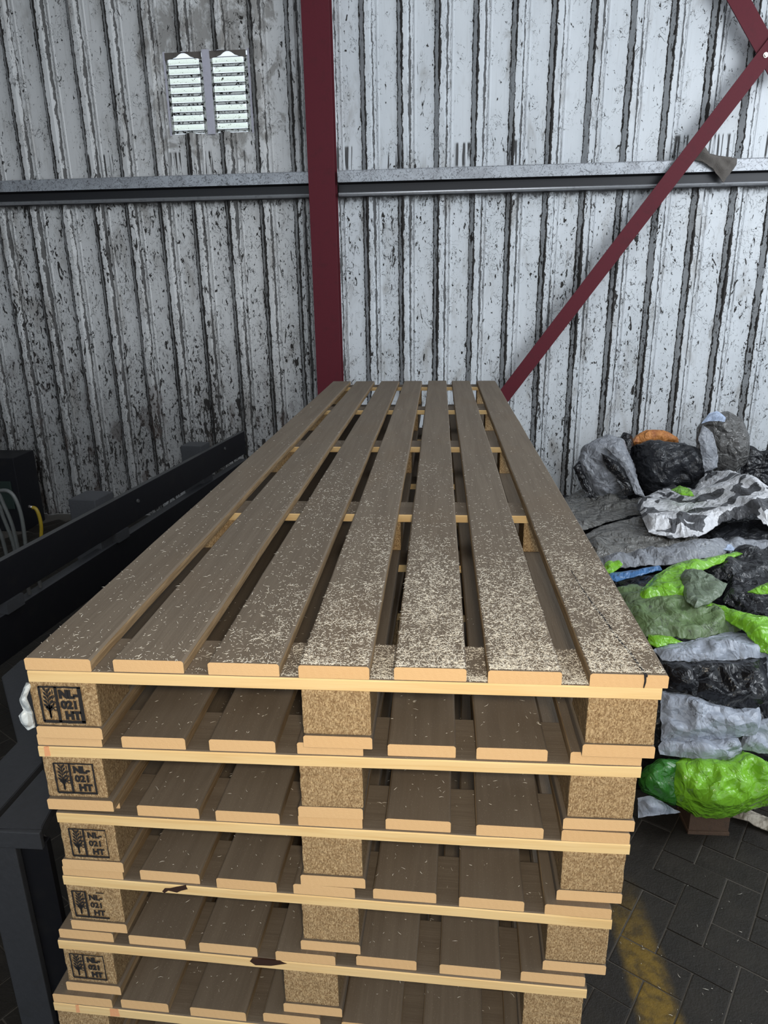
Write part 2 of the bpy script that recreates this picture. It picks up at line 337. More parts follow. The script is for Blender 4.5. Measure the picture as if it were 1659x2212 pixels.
def add_tube(bm, pts, r, seg=10, mi=0):
    pts = [Vector(p) for p in pts]; rings = []; n = len(pts); prev = None
    for i, p in enumerate(pts):
        d = (pts[min(i+1, n-1)]-pts[max(i-1, 0)]).normalized()
        a = prev if prev else (Vector((0, 0, 1)) if abs(d.z) < .9 else Vector((1, 0, 0)))
        s = d.cross(a).normalized(); a2 = s.cross(d).normalized(); prev = a2
        rings.append([bm.verts.new(p + (s*math.cos(2*math.pi*k/seg)+a2*math.sin(2*math.pi*k/seg))*r) for k in range(seg)])
    for a, b in zip(rings, rings[1:]):
        for k in range(seg):
            f = bm.faces.new((a[k], a[(k+1) % seg], b[(k+1) % seg], b[k])); f.material_index = mi; f.smooth = True
    for rg in (rings[0], rings[-1]): bm.faces.new(rg).material_index = mi
def prism(bm, pts, ext, mi=0):
    """closed prism: a polygon of 3-D points, pushed along the vector ext"""
    a = [bm.verts.new(p) for p in pts]; b = [bm.verts.new(Vector(p)+Vector(ext)) for p in pts]
    bm.faces.new(a).material_index = mi; bm.faces.new(list(reversed(b))).material_index = mi
    for i in range(len(a)):
        j = (i+1) % len(a); bm.faces.new((a[j], a[i], b[i], b[j])).material_index = mi
def curve(pts, n=24):
    pts = [Vector(p) for p in pts]; P = [pts[0]]+pts+[pts[-1]]; out = []
    for i in range(1, len(P)-2):
        for k in range(n):
            t = k/n; a, b, c, d = P[i-1], P[i], P[i+1], P[i+2]
            out.append(.5*((2*b)+(c-a)*t+(2*a-5*b+4*c-d)*t*t+(3*b-a-3*c+d)*t**3))
    out.append(P[-2]); return out

# ------------------------------------------------------------------ the setting
WALL_Y, WANG = 4.749, -0.0138
def wall_pt(px, py, off=0.0):
    """pixel to point on the wall plane, off metres in front of it"""
    n = Vector((0.0138, 1, 0)).normalized(); d = ray(px, py)
    return CAM + d*(((WALL_Y-off)-n.dot(CAM))/n.dot(d))
wall_root_M = Matrix.Rotation(WANG, 4, 'Z'); wall_root_M.translation = Vector((0, WALL_Y, 0))
def wl(px, py, off=0.0): return wall_root_M.inverted() @ wall_pt(px, py, off)   # wall-local

def build_wall():
    prof = [(0, 0), (.034, -.036), (.070, -.036), (.088, 0), (.118, 0), (.122, -.0035), (.130, -.0035), (.134, 0)]
    xs = []
    for k in range(-19, 18):
        b = X0 + k*PITCHW
        for dx, dy in prof: xs.append((b+dx, dy))
    hx0, hx1, hz0, hz1 = -1.345, -.735, 2.70, 3.225
    xs += [(hx0, None), (hx1, None)]; xs.sort(key=lambda q: q[0])
    for i, q in enumerate(xs):
        if q[1] is None:
            a = next(p for p in reversed(xs[:i]) if p[1] is not None); c = next(p for p in xs[i+1:] if p[1] is not None)
            xs[i] = (q[0], a[1]+(c[1]-a[1])*(q[0]-a[0])/(c[0]-a[0]))
    zs = [FZ, 0, .4, .8, 1.2, 1.6, 2.0, 2.33, hz0, hz1, 3.6, 4.2, 5.6]
    bm = bmesh.new(); g = {}
    for i, (x, y) in enumerate(xs):
        for j, z in enumerate(zs):
            w = .006*noise.noise(Vector((x*1.2, z*1.1, 3.3)))
            g[i, j] = bm.verts.new((x, y+w, z))
    for i in range(len(xs)-1):
        for j in range(len(zs)-1):
            xm = (xs[i][0]+xs[i+1][0])/2; zm = (zs[j]+zs[j+1])/2
            if hx0 < xm < hx1 and hz0 < zm < hz1: continue
            bm.faces.new((g[i, j], g[i+1, j], g[i+1, j+1], g[i, j+1]))
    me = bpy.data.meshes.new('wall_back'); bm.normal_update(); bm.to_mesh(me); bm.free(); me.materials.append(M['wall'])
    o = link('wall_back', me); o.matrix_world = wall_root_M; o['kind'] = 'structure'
    s = o.modifiers.new('thickness', 'SOLIDIFY'); s.thickness = .0015; s.offset = 1
    # louvred opening
    w = empty('window_1'); w.matrix_world = wall_root_M; w['kind'] = 'structure'
    bm = bmesh.new(); add_box(bm, (-1.36, .004, 2.69), (-.72, .012, 2.70)); add_box(bm, (-1.36, .004, 3.225), (-.72, .012, 3.235))
    add_box(bm, (-1.36, -.002, 2.69), (-1.345, .012, 3.235)); add_box(bm, (-.735, -.002, 2.69), (-.72, .012, 3.235))
    add_box(bm, (-1.065, -.02, 2.69), (-1.012, .012, 3.235))
    bm_obj('window_frame', bm, mat_plain('lilac_grey_painted_mullion', (0.42, 0.41, 0.47), .5, .3, 30, dirt=(0.1, 0.09, 0.08)), w)
    lm = mat_louvre(); dull = mat_sheet_dull()
    for side, (ax, bx) in enumerate(((-1.335, -1.085), (-1.005, -.755))):
        for s_, e_ in ((ax-.010, 1), (bx+.010, -1)):   # ragged painted corners left standing above the top slot
            bm = bmesh.new(); prism(bm, [(s_, -.004, 3.180), (s_, -.004, 3.228), (s_+e_*.135, -.004, 3.228), (s_+e_*.105, -.004, 3.216), (s_+e_*.082, -.004, 3.200), (s_+e_*.055, -.004, 3.192)], (0, .008, 0))
            bm_obj('slot_corner', bm, M['rag'], w)
        for k in range(8):
            zt = 3.188-k*.0605; bm = bmesh.new(); N = 14; rows = []
            jit = rng.uniform(-.012, .012, 3)
            for j in range(7):           # a small hood, wider at its foot, bulging into the room
                v_ = j/6; zz = zt-.004-.036*v_; ins = .026*(1-v_)**1.6+.004; row = []
                for i in range(N+1):
                    u_ = i/N; xx = ax+jit[0]*.5+ins+(bx-ax-2*ins)*u_
                    y_ = -.002-.022*v_*math.sin(math.pi*min(max(u_, .0), 1))**.35
                    row.append(bm.verts.new((xx, y_, zz+.018*0+.002*noise.noise(Vector((xx*60, zz*60, k))))))
                rows.append(row)
            for r1, r2 in zip(rows, rows[1:]):
                for i in range(N): bm.faces.new((r1[i], r1[i+1], r2[i+1], r2[i]))
            ob = bm_obj('louvre_blade', bm, lm, w, True)
            sm = ob.modifiers.new('t', 'SOLIDIFY'); sm.thickness = .0015
            bm = bmesh.new(); add_box(bm, (ax-.002, .0005, zt-.0610), (bx+.002, .0018, zt-.0405)); add_box(bm, (-1.345 if side == 0 else -1.014, .002, 2.70), (ax+.010, .0035, 3.195)); add_box(bm, (bx-.010, .002, 2.70), (-1.063 if side == 0 else -.735, .0035, 3.195))
            bm_obj('louvre_web', bm, dull, w)
            bm = bmesh.new(); add_box(bm, (ax+.004, -.004, zt-.0445), (bx-.004, .004, zt-.0415)); add_box(bm, (ax+.02, -.004, zt-.001), (bx-.02, .004, zt+.0015))
            bm_obj('louvre_slot_edge', bm, M['girt_dark'], w)
build_wall()

def build_floor():
    bm = bmesh.new(); Wd, g = .105, .004
    R = Matrix.Rotation(math.radians(-33), 4, 'Z')
    n = 46
    for i in range(-n, n):
        for j in range(-n, n):
            for kind in (0, 1):   # herringbone: one lying, one standing, stepped by (1, 1) and (0, 4)
                x, y = i*Wd, (i+4*j)*Wd
                if kind == 0: a, b = (x, y), (x+2*Wd, y+Wd)
                else: a, b = (x, y+Wd), (x+Wd, y+3*Wd)
                c = R @ Vector(((a[0]+b[0])/2, (a[1]+b[1])/2, 0)) + Vector((.9, 1.2, 0))
                if not (-2.8 < c.x < 3.9 and -.6 < c.y < 4.8): continue
                dz = rng.uniform(-.0025, .0015)
                T = Matrix.Translation((.9, 1.2, FZ)) @ R
                add_box(bm, (a[0]+g/2, a[1]+g/2, -.06), (b[0]-g/2, b[1]-g/2, dz), 0, .003, T)
    # beds: sand level just under the paver tops
    add_box(bm, (-6, -4, FZ-.08), (6, 4.9, FZ-.0035), 1)
    o = bm_obj('floor', bm, [M['floor'], M['joint']]); o['kind'] = 'structure'
build_floor()
bm = bmesh.new(); add_box(bm, (-5.2, -3.2, 5.5), (5.2, 4.95, 5.6)); o = bm_obj('ceiling', bm, mat_plain('grey_roof_sheet', (0.25, 0.26, 0.27), .8, .2, 3)); o['kind'] = 'structure'
bm = bmesh.new(); add_box(bm, (-4.6, -3.2, FZ), (-4.5, 4.70, 5.5)); o = bm_obj('wall_left', bm, mat_plain('sooty_sheet_wall', (0.10, 0.10, 0.10), .8, .2, 3)); o['kind'] = 'structure'

# column: H section with a front flange 0.2 m wide
def build_column():
    # front flange is .16 in front of the wall face; edges measured on the photo
    off = .17; xl = (wl(648, 0, off).x+wl(685, 800, off).x)/2; xr = (wl(710, 0, off).x+wl(737, 800, off).x)/2
    bm = bmesh.new(); xm = (xl+xr)/2
    add_box(bm, (xl, -off, FZ), (xr, -off+.012, 5.45), 0, .001); add_box(bm, (xm-.005, -off+.012, FZ), (xm+.005, -.052, 5.45)); add_box(bm, (xl, -.052, FZ), (xr, -.040, 5.45))
    o = bm_obj('steel_column', bm, M['red']); o.matrix_world = wall_root_M
    tag(o, 'dark red painted steel column standing against the flaking white wall', 'column')
    return xl, xr
CXL, CXR = build_column()

def girt(x0, x1, label):
    t = empty('wall_girt'); t.matrix_world = wall_root_M; zt = wl(1100, 357, .10).z; zb = wl(1100, 418, .07).z
    h = zt-zb
    def strip(name, prof, mat, dx=0.0):
        bm = bmesh.new(); rows = []
        n = max(2, int((x1-x0)/.4))
        for i in range(n+1):
            x = x0+(x1-x0)*i/n; rows.append([bm.verts.new((x, y, z)) for y, z in prof])
        for a, b in zip(rows, rows[1:]):
            for k in range(len(prof)): bm.faces.new((a[k], a[(k+1) % len(prof)], b[(k+1) % len(prof)], b[k]))
        bm.faces.new(rows[0]); bm.faces.new(list(reversed(rows[-1]))); return bm_obj(name, bm, mat, t)
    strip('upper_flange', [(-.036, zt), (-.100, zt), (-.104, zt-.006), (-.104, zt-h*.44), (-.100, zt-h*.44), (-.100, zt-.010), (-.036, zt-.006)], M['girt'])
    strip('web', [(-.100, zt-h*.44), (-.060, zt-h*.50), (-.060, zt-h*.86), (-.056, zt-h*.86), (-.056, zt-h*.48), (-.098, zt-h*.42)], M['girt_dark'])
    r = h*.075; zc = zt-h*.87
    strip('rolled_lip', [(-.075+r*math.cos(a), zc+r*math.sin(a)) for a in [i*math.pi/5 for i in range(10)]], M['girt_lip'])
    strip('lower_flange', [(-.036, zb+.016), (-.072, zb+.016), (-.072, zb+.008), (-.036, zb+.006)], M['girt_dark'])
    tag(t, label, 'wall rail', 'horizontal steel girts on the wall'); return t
girt(CXR+.012, 4.2, 'galvanised steel wall rail running right of the red column behind the diagonal brace')
girt(-4.2, CXL-.012, 'galvanised steel wall rail running left of the red column below the louvred opening')

# bracing: flat red bars
def bar(pa, pb, w, off, ext0, ext1, label):
    a = wl(*pa, off); b = wl(*pb, off); d = (b-a).normalized(); a = a-d*ext0; b = b+d*ext1
    n = Vector((d.z, 0, -d.x))*(w/2)
    bm = bmesh.new(); prism(bm, [a+n, b+n, b-n, a-n], Vector((0, .010, 0)))
    bmesh.ops.subdivide_edges(bm, edges=[e for e in bm.edges if e.calc_length() > 1], cuts=10)
    o = bm_obj('brace_bar', bm, M['red']); o.matrix_world = wall_root_M
    tag(o, label, 'brace', 'red bracing bars crossing on the right'); return o
bar((1092, 852), (1655, 118), .105, .150, .93, 1.2, 'long red flat steel brace rising to the right in front of the wall')
bar((1597, 0), (1662, 118), .120, .136, 1.2, .16, 'short red steel brace coming down from the top right to the bolted crossing')
p = wl(1654, 119, .152); bm = bmesh.new(); bmesh.ops.create_cone(bm, segments=24, radius1=.019, radius2=.016, depth=.006, cap_ends=True, matrix=Matrix.Translation(p) @ Matrix.Rotation(math.pi/2, 4, 'X'))
bmesh.ops.create_cone(bm, segments=6, radius1=.011, radius2=.011, depth=.012, cap_ends=True, matrix=Matrix.Translation(p+Vector((0, -.008, 0))) @ Matrix.Rotation(math.pi/2, 4, 'X'))
o = bm_obj('bolt', bm, M['steel']); o.matrix_world = wall_root_M; tag(o, 'shiny steel bolt where the two red braces cross', 'bolt')

# ------------------------------------------------------------------ crumpled film / cloth builder
def ridged(p, f, seed):
    s = 0; a = 1.0; q = p*f+Vector((seed*3.7, seed*1.9, seed*5.1))
    q = q + noise.noise_vector(q*.6)*.5
    for k in range(4):
        s += a*(1-abs(2*noise.noise(q)))**2; q = q*2.03; a *= .5
    return s/1.875
def crease(p, f, seed):
    """long straight-ish folds crossing at angles, as in crumpled film: flat facets between sharp lines"""
    s = 0.0; a = 1.0; tot = 0
    for k in range(4):
        r = random_dirs[(seed*5+k*3) % 40]
        q = Vector((p.dot(r[0])*f*.38, p.dot(r[1])*f*1.25, p.dot(r[2])*f*.7)) + Vector((seed*3.7+k*11, seed*1.9, seed*5.1))
        q = q + noise.noise_vector(q*.5)*.35
        n_ = abs(noise.noise(q))*2.2; s += a*(n_ if k % 2 else .8-n_); tot += a; a *= .58; f *= 1.75
    return s/tot
def facets(p, seed, lam, ang0):
    """piecewise-flat folds: triangle waves across straight lines, most of them along one direction"""
    rr = random.Random(seed*17+1); h = 0.0; q = p + noise.noise_vector(p*2.3+Vector((seed, 0, 0)))*.045
    for i, (lm, am, sp) in enumerate(((1.0, .11, .5), (.62, .085, .35), (.45, .05, 1.5), (.27, .036, .4), (.21, .020, 1.6), (.13, .008, .6), (.10, .004, 1.6))):
        a = ang0 + rr.uniform(-sp, sp); el = rr.uniform(-.4, .4); L = lam*lm*rr.uniform(.8, 1.25)
        d = Vector((math.cos(a)*math.cos(el), math.sin(a)*math.cos(el)*.8, math.sin(a)*.7+math.sin(el)))
        t = p.dot(d)/L*.25 + q.dot(d)/L*.75 + rr.random()
        m = .5+1.3*noise.noise(q*(1.1/lam)*.6+Vector((i*7.3, seed, 0)))
        if i: m = max(0.0, min(1.3, m+.12))
        else: m = .8
        w = abs(2*(t-math.floor(t+.5)))
        h += am*lam*m*(w-.5)
    return h
_r = random.Random(3); random_dirs = []
for _ in range(40):
    e = Matrix.Rotation(_r.uniform(0, 6.28), 3, 'Z') @ Matrix.Rotation(_r.uniform(-.6, .6), 3, 'X'); random_dirs.append([e.col[i].copy() for i in range(3)])
def inside_dist(p, poly):
    best = 1e9; n = len(poly)
    for i in range(n):
        a, b = poly[i], poly[(i+1) % n]; ab = b-a; t = max(0, min(1, (p-a).dot(ab)/max(ab.length_squared, 1e-9)))
        best = min(best, (p-(a+ab*t)).length)
    return best
def dense(poly, step, jit, seed):
    out = []; n = len(poly)
    for i in range(n):
        a, b = Vector(poly[i]), Vector(poly[(i+1) % n]); m = max(1, int((b-a).length/step)); nn = Vector((-(b-a).y, (b-a).x)).normalized() if (b-a).length else Vector((0, 0))
        for k in range(m):
            q = a+(b-a)*k/m; out.append(q+nn*jit*(noise.noise(Vector((q.x*.09, q.y*.09, seed)))*1.6 if k else .3))
    return out
# profile of the heap: height over distance from the pallet stack's front
HP = [(.6, -.6), (1.02, -.33), (1.14, -.25), (1.24, -.14), (1.36, .02), (1.50, .13), (1.75, .18), (2.4, .20), (3.2, .15), (4.0, .04), (4.75, .02)]
def gate(v, a, b): t = max(0, min(1, (v-a)/(b-a))); return t*t*(3-2*t)
def heap_h(x, y):
    for (y0, h0), (y1, h1) in zip(HP, HP[1:]):
        if y <= y1: t = max(0, (y-y0)/(y1-y0)); h = h0+(h1-h0)*t; break
    else: h = HP[-1][1]
    h += .22*math.exp(-((y-3.55)/.55)**2)*gate(x, 2.15, 2.6)
    return h + .02*noise.noise(Vector((x*2.2, y*2.0, 0)))
def on_heap(px, py, off=0.0):
    d = ray(px, py); t = .6
    while t < 9:
        q = CAM+d*t
        if q.z <= heap_h(q.x, q.y)+off or q.y > 4.3: break
        t += .02
    lo, hi = t-.02, t
    for _ in range(14):
        m = (lo+hi)/2; q = CAM+d*m
        if q.z <= heap_h(q.x, q.y)+off: hi = m
        else: lo = m
    return CAM+d*hi
def buckle(B, X, N, tris, bmask, d, c, iters=14, hmax=.18):
    """film with more material than room: edges want to be longer than the space they lie in, so the sheet buckles into folds"""
    e = np.concatenate([tris[:, [0, 1]], tris[:, [1, 2]], tris[:, [2, 0]]]); opp = np.concatenate([tris[:, 2], tris[:, 0], tris[:, 1]])
    es = np.sort(e, 1); key = es[:, 0]*len(B)+es[:, 1]; o = np.argsort(key, kind='stable'); key, es, opp = key[o], es[o], opp[o]
    first = np.ones(len(key), bool); first[1:] = key[1:] != key[:-1]; E1 = es[first]
    dup = np.where(~first)[0]; E2 = np.stack([opp[dup-1], opp[dup]], 1)
    def rest(E):
        v = B[E[:, 1]]-B[E[:, 0]]; L = np.linalg.norm(v, axis=1); cs = (v@d)/np.maximum(L, 1e-9); return L*(1+c*(.25+.75*cs**2))
    R1, R2 = rest(E1), rest(E2); n = len(B)
    def pull(X, E, Rl, k):
        v = X[E[:, 1]]-X[E[:, 0]]; L = np.linalg.norm(v, axis=1); w = (v*((L-Rl)/np.maximum(L, 1e-9)*.5)[:, None]); out = np.zeros_like(X); cnt = np.bincount(E.ravel(), minlength=n)
        for a in range(3): out[:, a] = np.bincount(E[:, 0], w[:, a], n)-np.bincount(E[:, 1], w[:, a], n)
        return X+k*out/np.maximum(cnt, 1)[:, None]
    for it in range(iters):
        X = pull(X, E1, R1, 1.7); X = pull(X, E2, R2, .5)
        D = X-B; h = D@N; lat = D-h[:, None]*N
        h = np.where(h < -.012, -.012+(h+.012)*.5, np.where(h > hmax, hmax+(h-hmax)*.7, h))*.998
        lat = lat*.995; lat[bmask] = 0
        X = B+h[:, None]*N+lat
    return X
def film(name, poly, surf, mat, label, cat='plastic bag', puff=.04, edge=40, amp=.03, freq=7, step=5.5, seed=1, thick=.012, fold=None, jit=2.4, group=None, parent=None, bulge=False, ang=1.45, slack=.045, pins=5, rad=.085):
    """a crumpled sheet or bag: its outline laid on the surface surf(px,py), swollen and creased in 3-D, closed underneath"""
    poly = dense(poly, step, min(jit, edge*.1), seed); n = len(poly); pts = list(poly)
    x0 = min(q.x for q in poly); x1 = max(q.x for q in poly); y0 = min(q.y for q in poly); y1 = max(q.y for q in poly)
    yy = y0+step*.5; r = 0
    while yy < y1:
        xx = x0+(step*.5 if r % 2 else 0)
        while xx < x1:
            pts.append(Vector((xx+random.uniform(-.18, .18)*step, yy+random.uniform(-.18, .18)*step))); xx += step
        yy += step*.8; r += 1
    vo, eo, fo, _, _, _ = delaunay_2d_cdt(pts, [(i, (i+1) % n) for i in range(n)], [list(range(n))], 1, .01)
    P = [surf(q.x, q.y) for q in vo]; bm = bmesh.new(); top = []; bot = []
    # surface normal from the centre
    cx = (x0+x1)/2; cy = (y0+y1)/2; a = surf(cx-6, cy+4); b = surf(cx+6, cy+4); c = surf(cx, cy-8)
    nm = (b-a).cross(c-a).normalized(); nm = (nm*.55+Vector((0, -.25, .45))).normalized()
    Bs, Xs, dist = [], [], []; rr = random.Random(seed*7+3)
    rgt = (surf(cx+6, cy)-surf(cx-6, cy)).normalized(); upv = nm.cross(rgt); size = (surf(x1, cy)-surf(x0, cy)).length
    pinch = []
    for _ in range(pins):     # places where the film is gathered: folds run out from them
        q = poly[rr.randrange(n)]; q = q+(Vector((cx, cy))-q)*rr.uniform(-.04, .10)
        pinch.append((surf(q.x, q.y), rr.uniform(.35, .7)*max(size, .15), rr.choice((7, 9, 11, 13)), rr.random()*6))
    def radial(w):
        t_ = 0.0
        for c_, R_, k_, f_ in pinch:
            dw = w-c_; a_ = dw.dot(rgt); b_ = dw.dot(upv)*1.6; r_ = math.hypot(a_, b_)
            th = math.atan2(b_, a_)*k_/6.2832 + f_ + .5*noise.noise(w*5+Vector((f_, 0, 0)))+ .25*r_*math.sin(f_)
            z_ = 1-abs(2*(th-math.floor(th+.5))); am = .45+.9*noise.noise(Vector((math.floor(th+.5)*3.3, f_, seed)))
            t_ += math.exp(-(r_/R_)**2)*min(1, r_/.012)*(z_**1.4)*max(.1, am)
        return t_
    for q, w in zip(vo, P):
        dd = inside_dist(q, poly); dist.append(dd); e = min(dd/(edge if bulge else min(edge, 9)), 1); e = math.sqrt(max(0, 1-(1-e)**2)) if bulge else e
        h = puff*e*(1 if bulge else .3)
        k_ = min(1, dd/10); h2 = h + k_*(amp*(19 if bulge else 15)*facets(w, seed, 1.35/freq, ang) + rad*radial(w) + .002*noise.noise(w*50))
        if fold:
            an, k, fa = fold; ph = (q.x*math.cos(an)+q.y*math.sin(an))*k + 2.2*noise.noise(w*3+Vector((seed, 0, 0)))
            h2 += fa*.35*(.3+.7*e)*(.6+.5*noise.noise(w*5))*abs(2*(ph/math.pi-math.floor(ph/math.pi+.5)))
        Bs.append(w+nm*h); Xs.append(w+nm*h2)
    tri = np.array([f for f in fo if len(f) == 3 and len(set(f)) == 3])
    dv = np.array(rgt*math.cos(ang)+upv*math.sin(ang))
    B_ = np.array(Bs); X_ = buckle(B_, np.array(Xs), np.array(nm), tri, np.array(dist) < 1.0, dv, slack)
    for xx, w in zip(X_, P): top.append(bm.verts.new(xx)); bot.append(bm.verts.new(w-nm*thick if bulge else Vector(xx)-nm*.004))
    bnd = {}
    for f in fo:
        if len(set(f)) < 3: continue
        try: bm.faces.new([top[i] for i in f]); bm.faces.new([bot[i] for i in reversed(f)])
        except ValueError: continue
        for i in range(len(f)):
            e = (f[i], f[(i+1) % len(f)])
            if (e[1], e[0]) in bnd: del bnd[(e[1], e[0])]
            else: bnd[e] = 1
    for i, j in bnd:
        try: bm.faces.new((top[j], top[i], bot[i], bot[j]))
        except ValueError: pass
    bmesh.ops.delete(bm, geom=[v for v in bm.verts if not v.link_faces], context='VERTS')
    o = bm_obj(name, bm, mat, parent, True); o.data.set_sharp_from_angle(angle=.55)
    if not parent: tag(o, label, cat, group)
    return o

# rag on the rail
o = film('rag', [(1505, 322), (1522, 318), (1530, 335), (1592, 342), (1590, 358), (1562, 395), (1548, 380), (1535, 366), (1496, 345)], lambda x, y: wall_pt(x, y, .115), M['rag'],
         'grey brown rag hooked over the wall rail beside the long red brace', 'rag', puff=.015, edge=10, amp=.03, freq=9, step=4, seed=3, fold=(.9, .12, .03), jit=1)

# ------------------------------------------------------------------ pallets
LP, HT = 3.43, .148
TH, BH = .022, .082
CROSS_W = .115
CY = [0.0, .8285, 1.657, 2.4855, 3.314]
LAY = [ # front-left y, front-right y, deck x, block x, skid x
 dict(y=(0, 0), deck=[(.0, .110), (.146, .261), (.301, .415), (.445, .556), (.594, .705), (.738, .848), (.89, 1.005)], block=[(-.001, .112), (.447, .557), (.891, .996)], skid=[(0, .112), (.447, .558), (.888, .998)], cr=(.002, .998)),
 dict(y=(.006, .008), deck=[(-.009, .103), (.137, .246), (.286, .398), (.434, .542), (.581, .692), (.725, .837), (.873, .983)], block=[(-.007, .099), (.435, .540), (.875, .980)], skid=[(-.008, .109), (.429, .539), (.869, .984)], cr=(-.009, .984)),
 dict(y=(.019, .003), deck=[(-.007, .102), (.141, .252), (.282, .394), (.426, .537), (.576, .686), (.728, .838), (.867, .977)], block=[(-.008, .095), (.43, .535), (.872, .975)], skid=[(-.015, .1), (.425, .54), (.867, .976)], cr=(-.008, .979)),
 dict(y=(.026, -.008), deck=[(-.022, .094), (.125, .237), (.27, .38), (.411, .521), (.553, .663), (.702, .813), (.848, .958)], block=[(-.023, .083), (.423, .526), (.854, .958)], skid=[(-.024, .086), (.418, .528), (.851, .959)], cr=(-.024, .960)),
 dict(y=(.018, -.018), deck=[(-.051, .057), (.088, .199), (.226, .337), (.372, .482), (.52, .629), (.67, .778), (.814, .924)], block=[(-.048, .052), (.383, .485), (.82, .923)], skid=[(-.053, .058), (.379, .491), (.815, .927)], cr=(-.053, .927)),
 dict(y=(.007, -.03), deck=[(-.079, .042), (.059, .154), (.198, .307), (.34, .449), (.49, .60), (.64, .75), (.79, .90)], block=[(-.078, .028), (.34, .447), (.79, .895)], skid=[(-.079, .03), (.338, .449), (.788, .90)], cr=(-.080, .902)),
 dict(y=(.0, -.02), deck=[(-.07, .04), (.08, .19), (.23, .34), (.38, .49), (.53, .64), (.68, .79), (.83, .93)], block=[(-.07, .035), (.37, .475), (.82, .925)], skid=[(-.07, .035), (.37, .475), (.82, .925)], cr=(-.072, .93)),
] + [dict(y=(.005, .0), deck=[(-.06+o, .05+o) for o in (0, .15, .3, .45, .6, .75, .89)], block=[(-.06, .045), (.38, .485), (.83, .935)], skid=[(-.06, .045), (.38, .485), (.83, .935)], cr=(-.062, .942))]*2
PLABEL = ['topmost long wooden pallet, its brown deck strewn with pale wood shavings',
 'second long wooden pallet, directly under the topmost one, with a crisp thin-framed stamp',
 'third long wooden pallet from the top, its stamp frame faded on the right',
 'fourth long wooden pallet from the top, black knot hole in its front board',
 'fifth long wooden pallet from the top, brown knot below its middle block',
 'sixth long wooden pallet from the top, with faint red marks on its front left end',
 'seventh long wooden pallet from the top, under the one with red marks', 'eighth long wooden pallet from the top, second from the floor', 'lowest long wooden pallet, standing on the paved floor']
def board_mesh(lo, hi, kind, seed, bulge=.004):
    """kind 'y': lengthwise board, 'x': crosswise; edges slightly waney and worn"""
    ax = 1 if kind == 'y' else 0; L = hi[ax]-lo[ax]; n = max(4, int(L/.06)); oth = 0 if kind == 'y' else 1
    a0, a1, z0, z1 = lo[oth], hi[oth], lo[2], hi[2]; r = .0035
    sec = [(a0, z0+.001), (a0, z1-r), (a0+r*.35, z1-r*.35), (a0+r, z1), ((a0+a1)/2, z1), (a1-r, z1), (a1-r*.35, z1-r*.35), (a1, z1-r), (a1, z0+.001), (a1-.001, z0), (a0+.001, z0)]
    mi = [1, 1, 0, 0, 0, 0, 0, 1, 3, 3, 3] if kind == 'y' else [3, 3, 0, 0, 0, 0, 0, 3, 3, 3, 3]
    bm = bmesh.new(); rows = []
    for i in range(n+1):
        p = lo[ax]+L*i/n; row = []
        wl_ = bulge*.35*noise.noise(Vector((p*2.2, seed*7.1, 0))) + .0009*noise.noise(Vector((p*40, seed, 1)))
        wr_ = bulge*.35*noise.noise(Vector((p*2.2, seed*3.3, 9))) + .0009*noise.noise(Vector((p*40, seed, 5)))
        for k, (c, z) in enumerate(sec):
            d = wl_ if c < (a0+a1)/2 else wr_
            zz = z - (.0012*max(0, noise.noise(Vector((p*9, k*.7, seed)))) if z > (z0+z1)/2 and k in (1, 2, 6, 7) else 0)
            q = [0, 0, zz]; q[oth] = c+d; q[ax] = p; row.append(bm.verts.new(q))
        rows.append(row)
    m = len(sec)
    for a, b in zip(rows, rows[1:]):
        for k in range(m):
            f = bm.faces.new((a[k], a[(k+1) % m], b[(k+1) % m], b[k])); f.material_index = mi[k]
    f = bm.faces.new(rows[0]); f.material_index = 2
    f = bm.faces.new(list(reversed(rows[-1]))); f.material_index = 2
    return bm
def chip_block(x0, x1, y0, y1, z0, z1, seed):
    bm = bmesh.new(); vs = add_box(bm, (x0, y0, z0), (x1, y1, z1), 0, .003)
    bmesh.ops.subdivide_edges(bm, edges=[e for e in bm.edges if e.calc_length() > .04], cuts=8, use_grid_fill=True)
    for v in bm.verts:
        q = v.co*90+Vector((seed, 0, 0)); v.co += Vector((noise.noise(q), noise.noise(q+Vector((9, 0, 0))), 0))*.0011
    bm.normal_update()
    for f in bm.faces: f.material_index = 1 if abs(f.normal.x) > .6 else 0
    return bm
def text_polys(s, size, cx, cz, bm, bold=.0, sx=1.0):
    c = bpy.data.curves.new('t', 'FONT'); c.body = s; c.size = size; c.offset = bold; c.align_x = 'CENTER'; c.resolution_u = 3
    ob = bpy.data.objects.new('t', c); COL.objects.link(ob); dg = bpy.context.evaluated_depsgraph_get(); me = bpy.data.meshes.new_from_object(ob.evaluated_get(dg))
    base = [bm.verts.new((cx+v.co.x*sx, 0, cz+v.co.y-size*.35)) for v in me.vertices]
    for p_ in me.polygons:
        try: bm.faces.new([base[i] for i in p_.vertices])
        except ValueError: pass
    bpy.data.objects.remove(ob); bpy.data.curves.remove(c); bpy.data.meshes.remove(me)
def quad(bm, x0, x1, z0, z1, seed=0, w=.0006):
    """rough-edged inked bar"""
    n = 10; long_x = (x1-x0) > (z1-z0); a = []; b = []
    for i in range(n+1):
        t = i/n; j = w*noise.noise(Vector((t*9, seed*3.1, 0)))*1.5; j2 = w*noise.noise(Vector((t*9, seed*3.1, 7)))*1.5
        if long_x: x = x0+(x1-x0)*t; a.append((x, 0, z0+j)); b.append((x, 0, z1+j2))
        else: z = z0+(z1-z0)*t; a.append((x0+j, 0, z)); b.append((x1+j2, 0, z))
    A = [bm.verts.new(q) for q in a]; B = [bm.verts.new(q) for q in b]
    for i in range(n): bm.faces.new((A[i], A[i+1], B[i+1], B[i]))
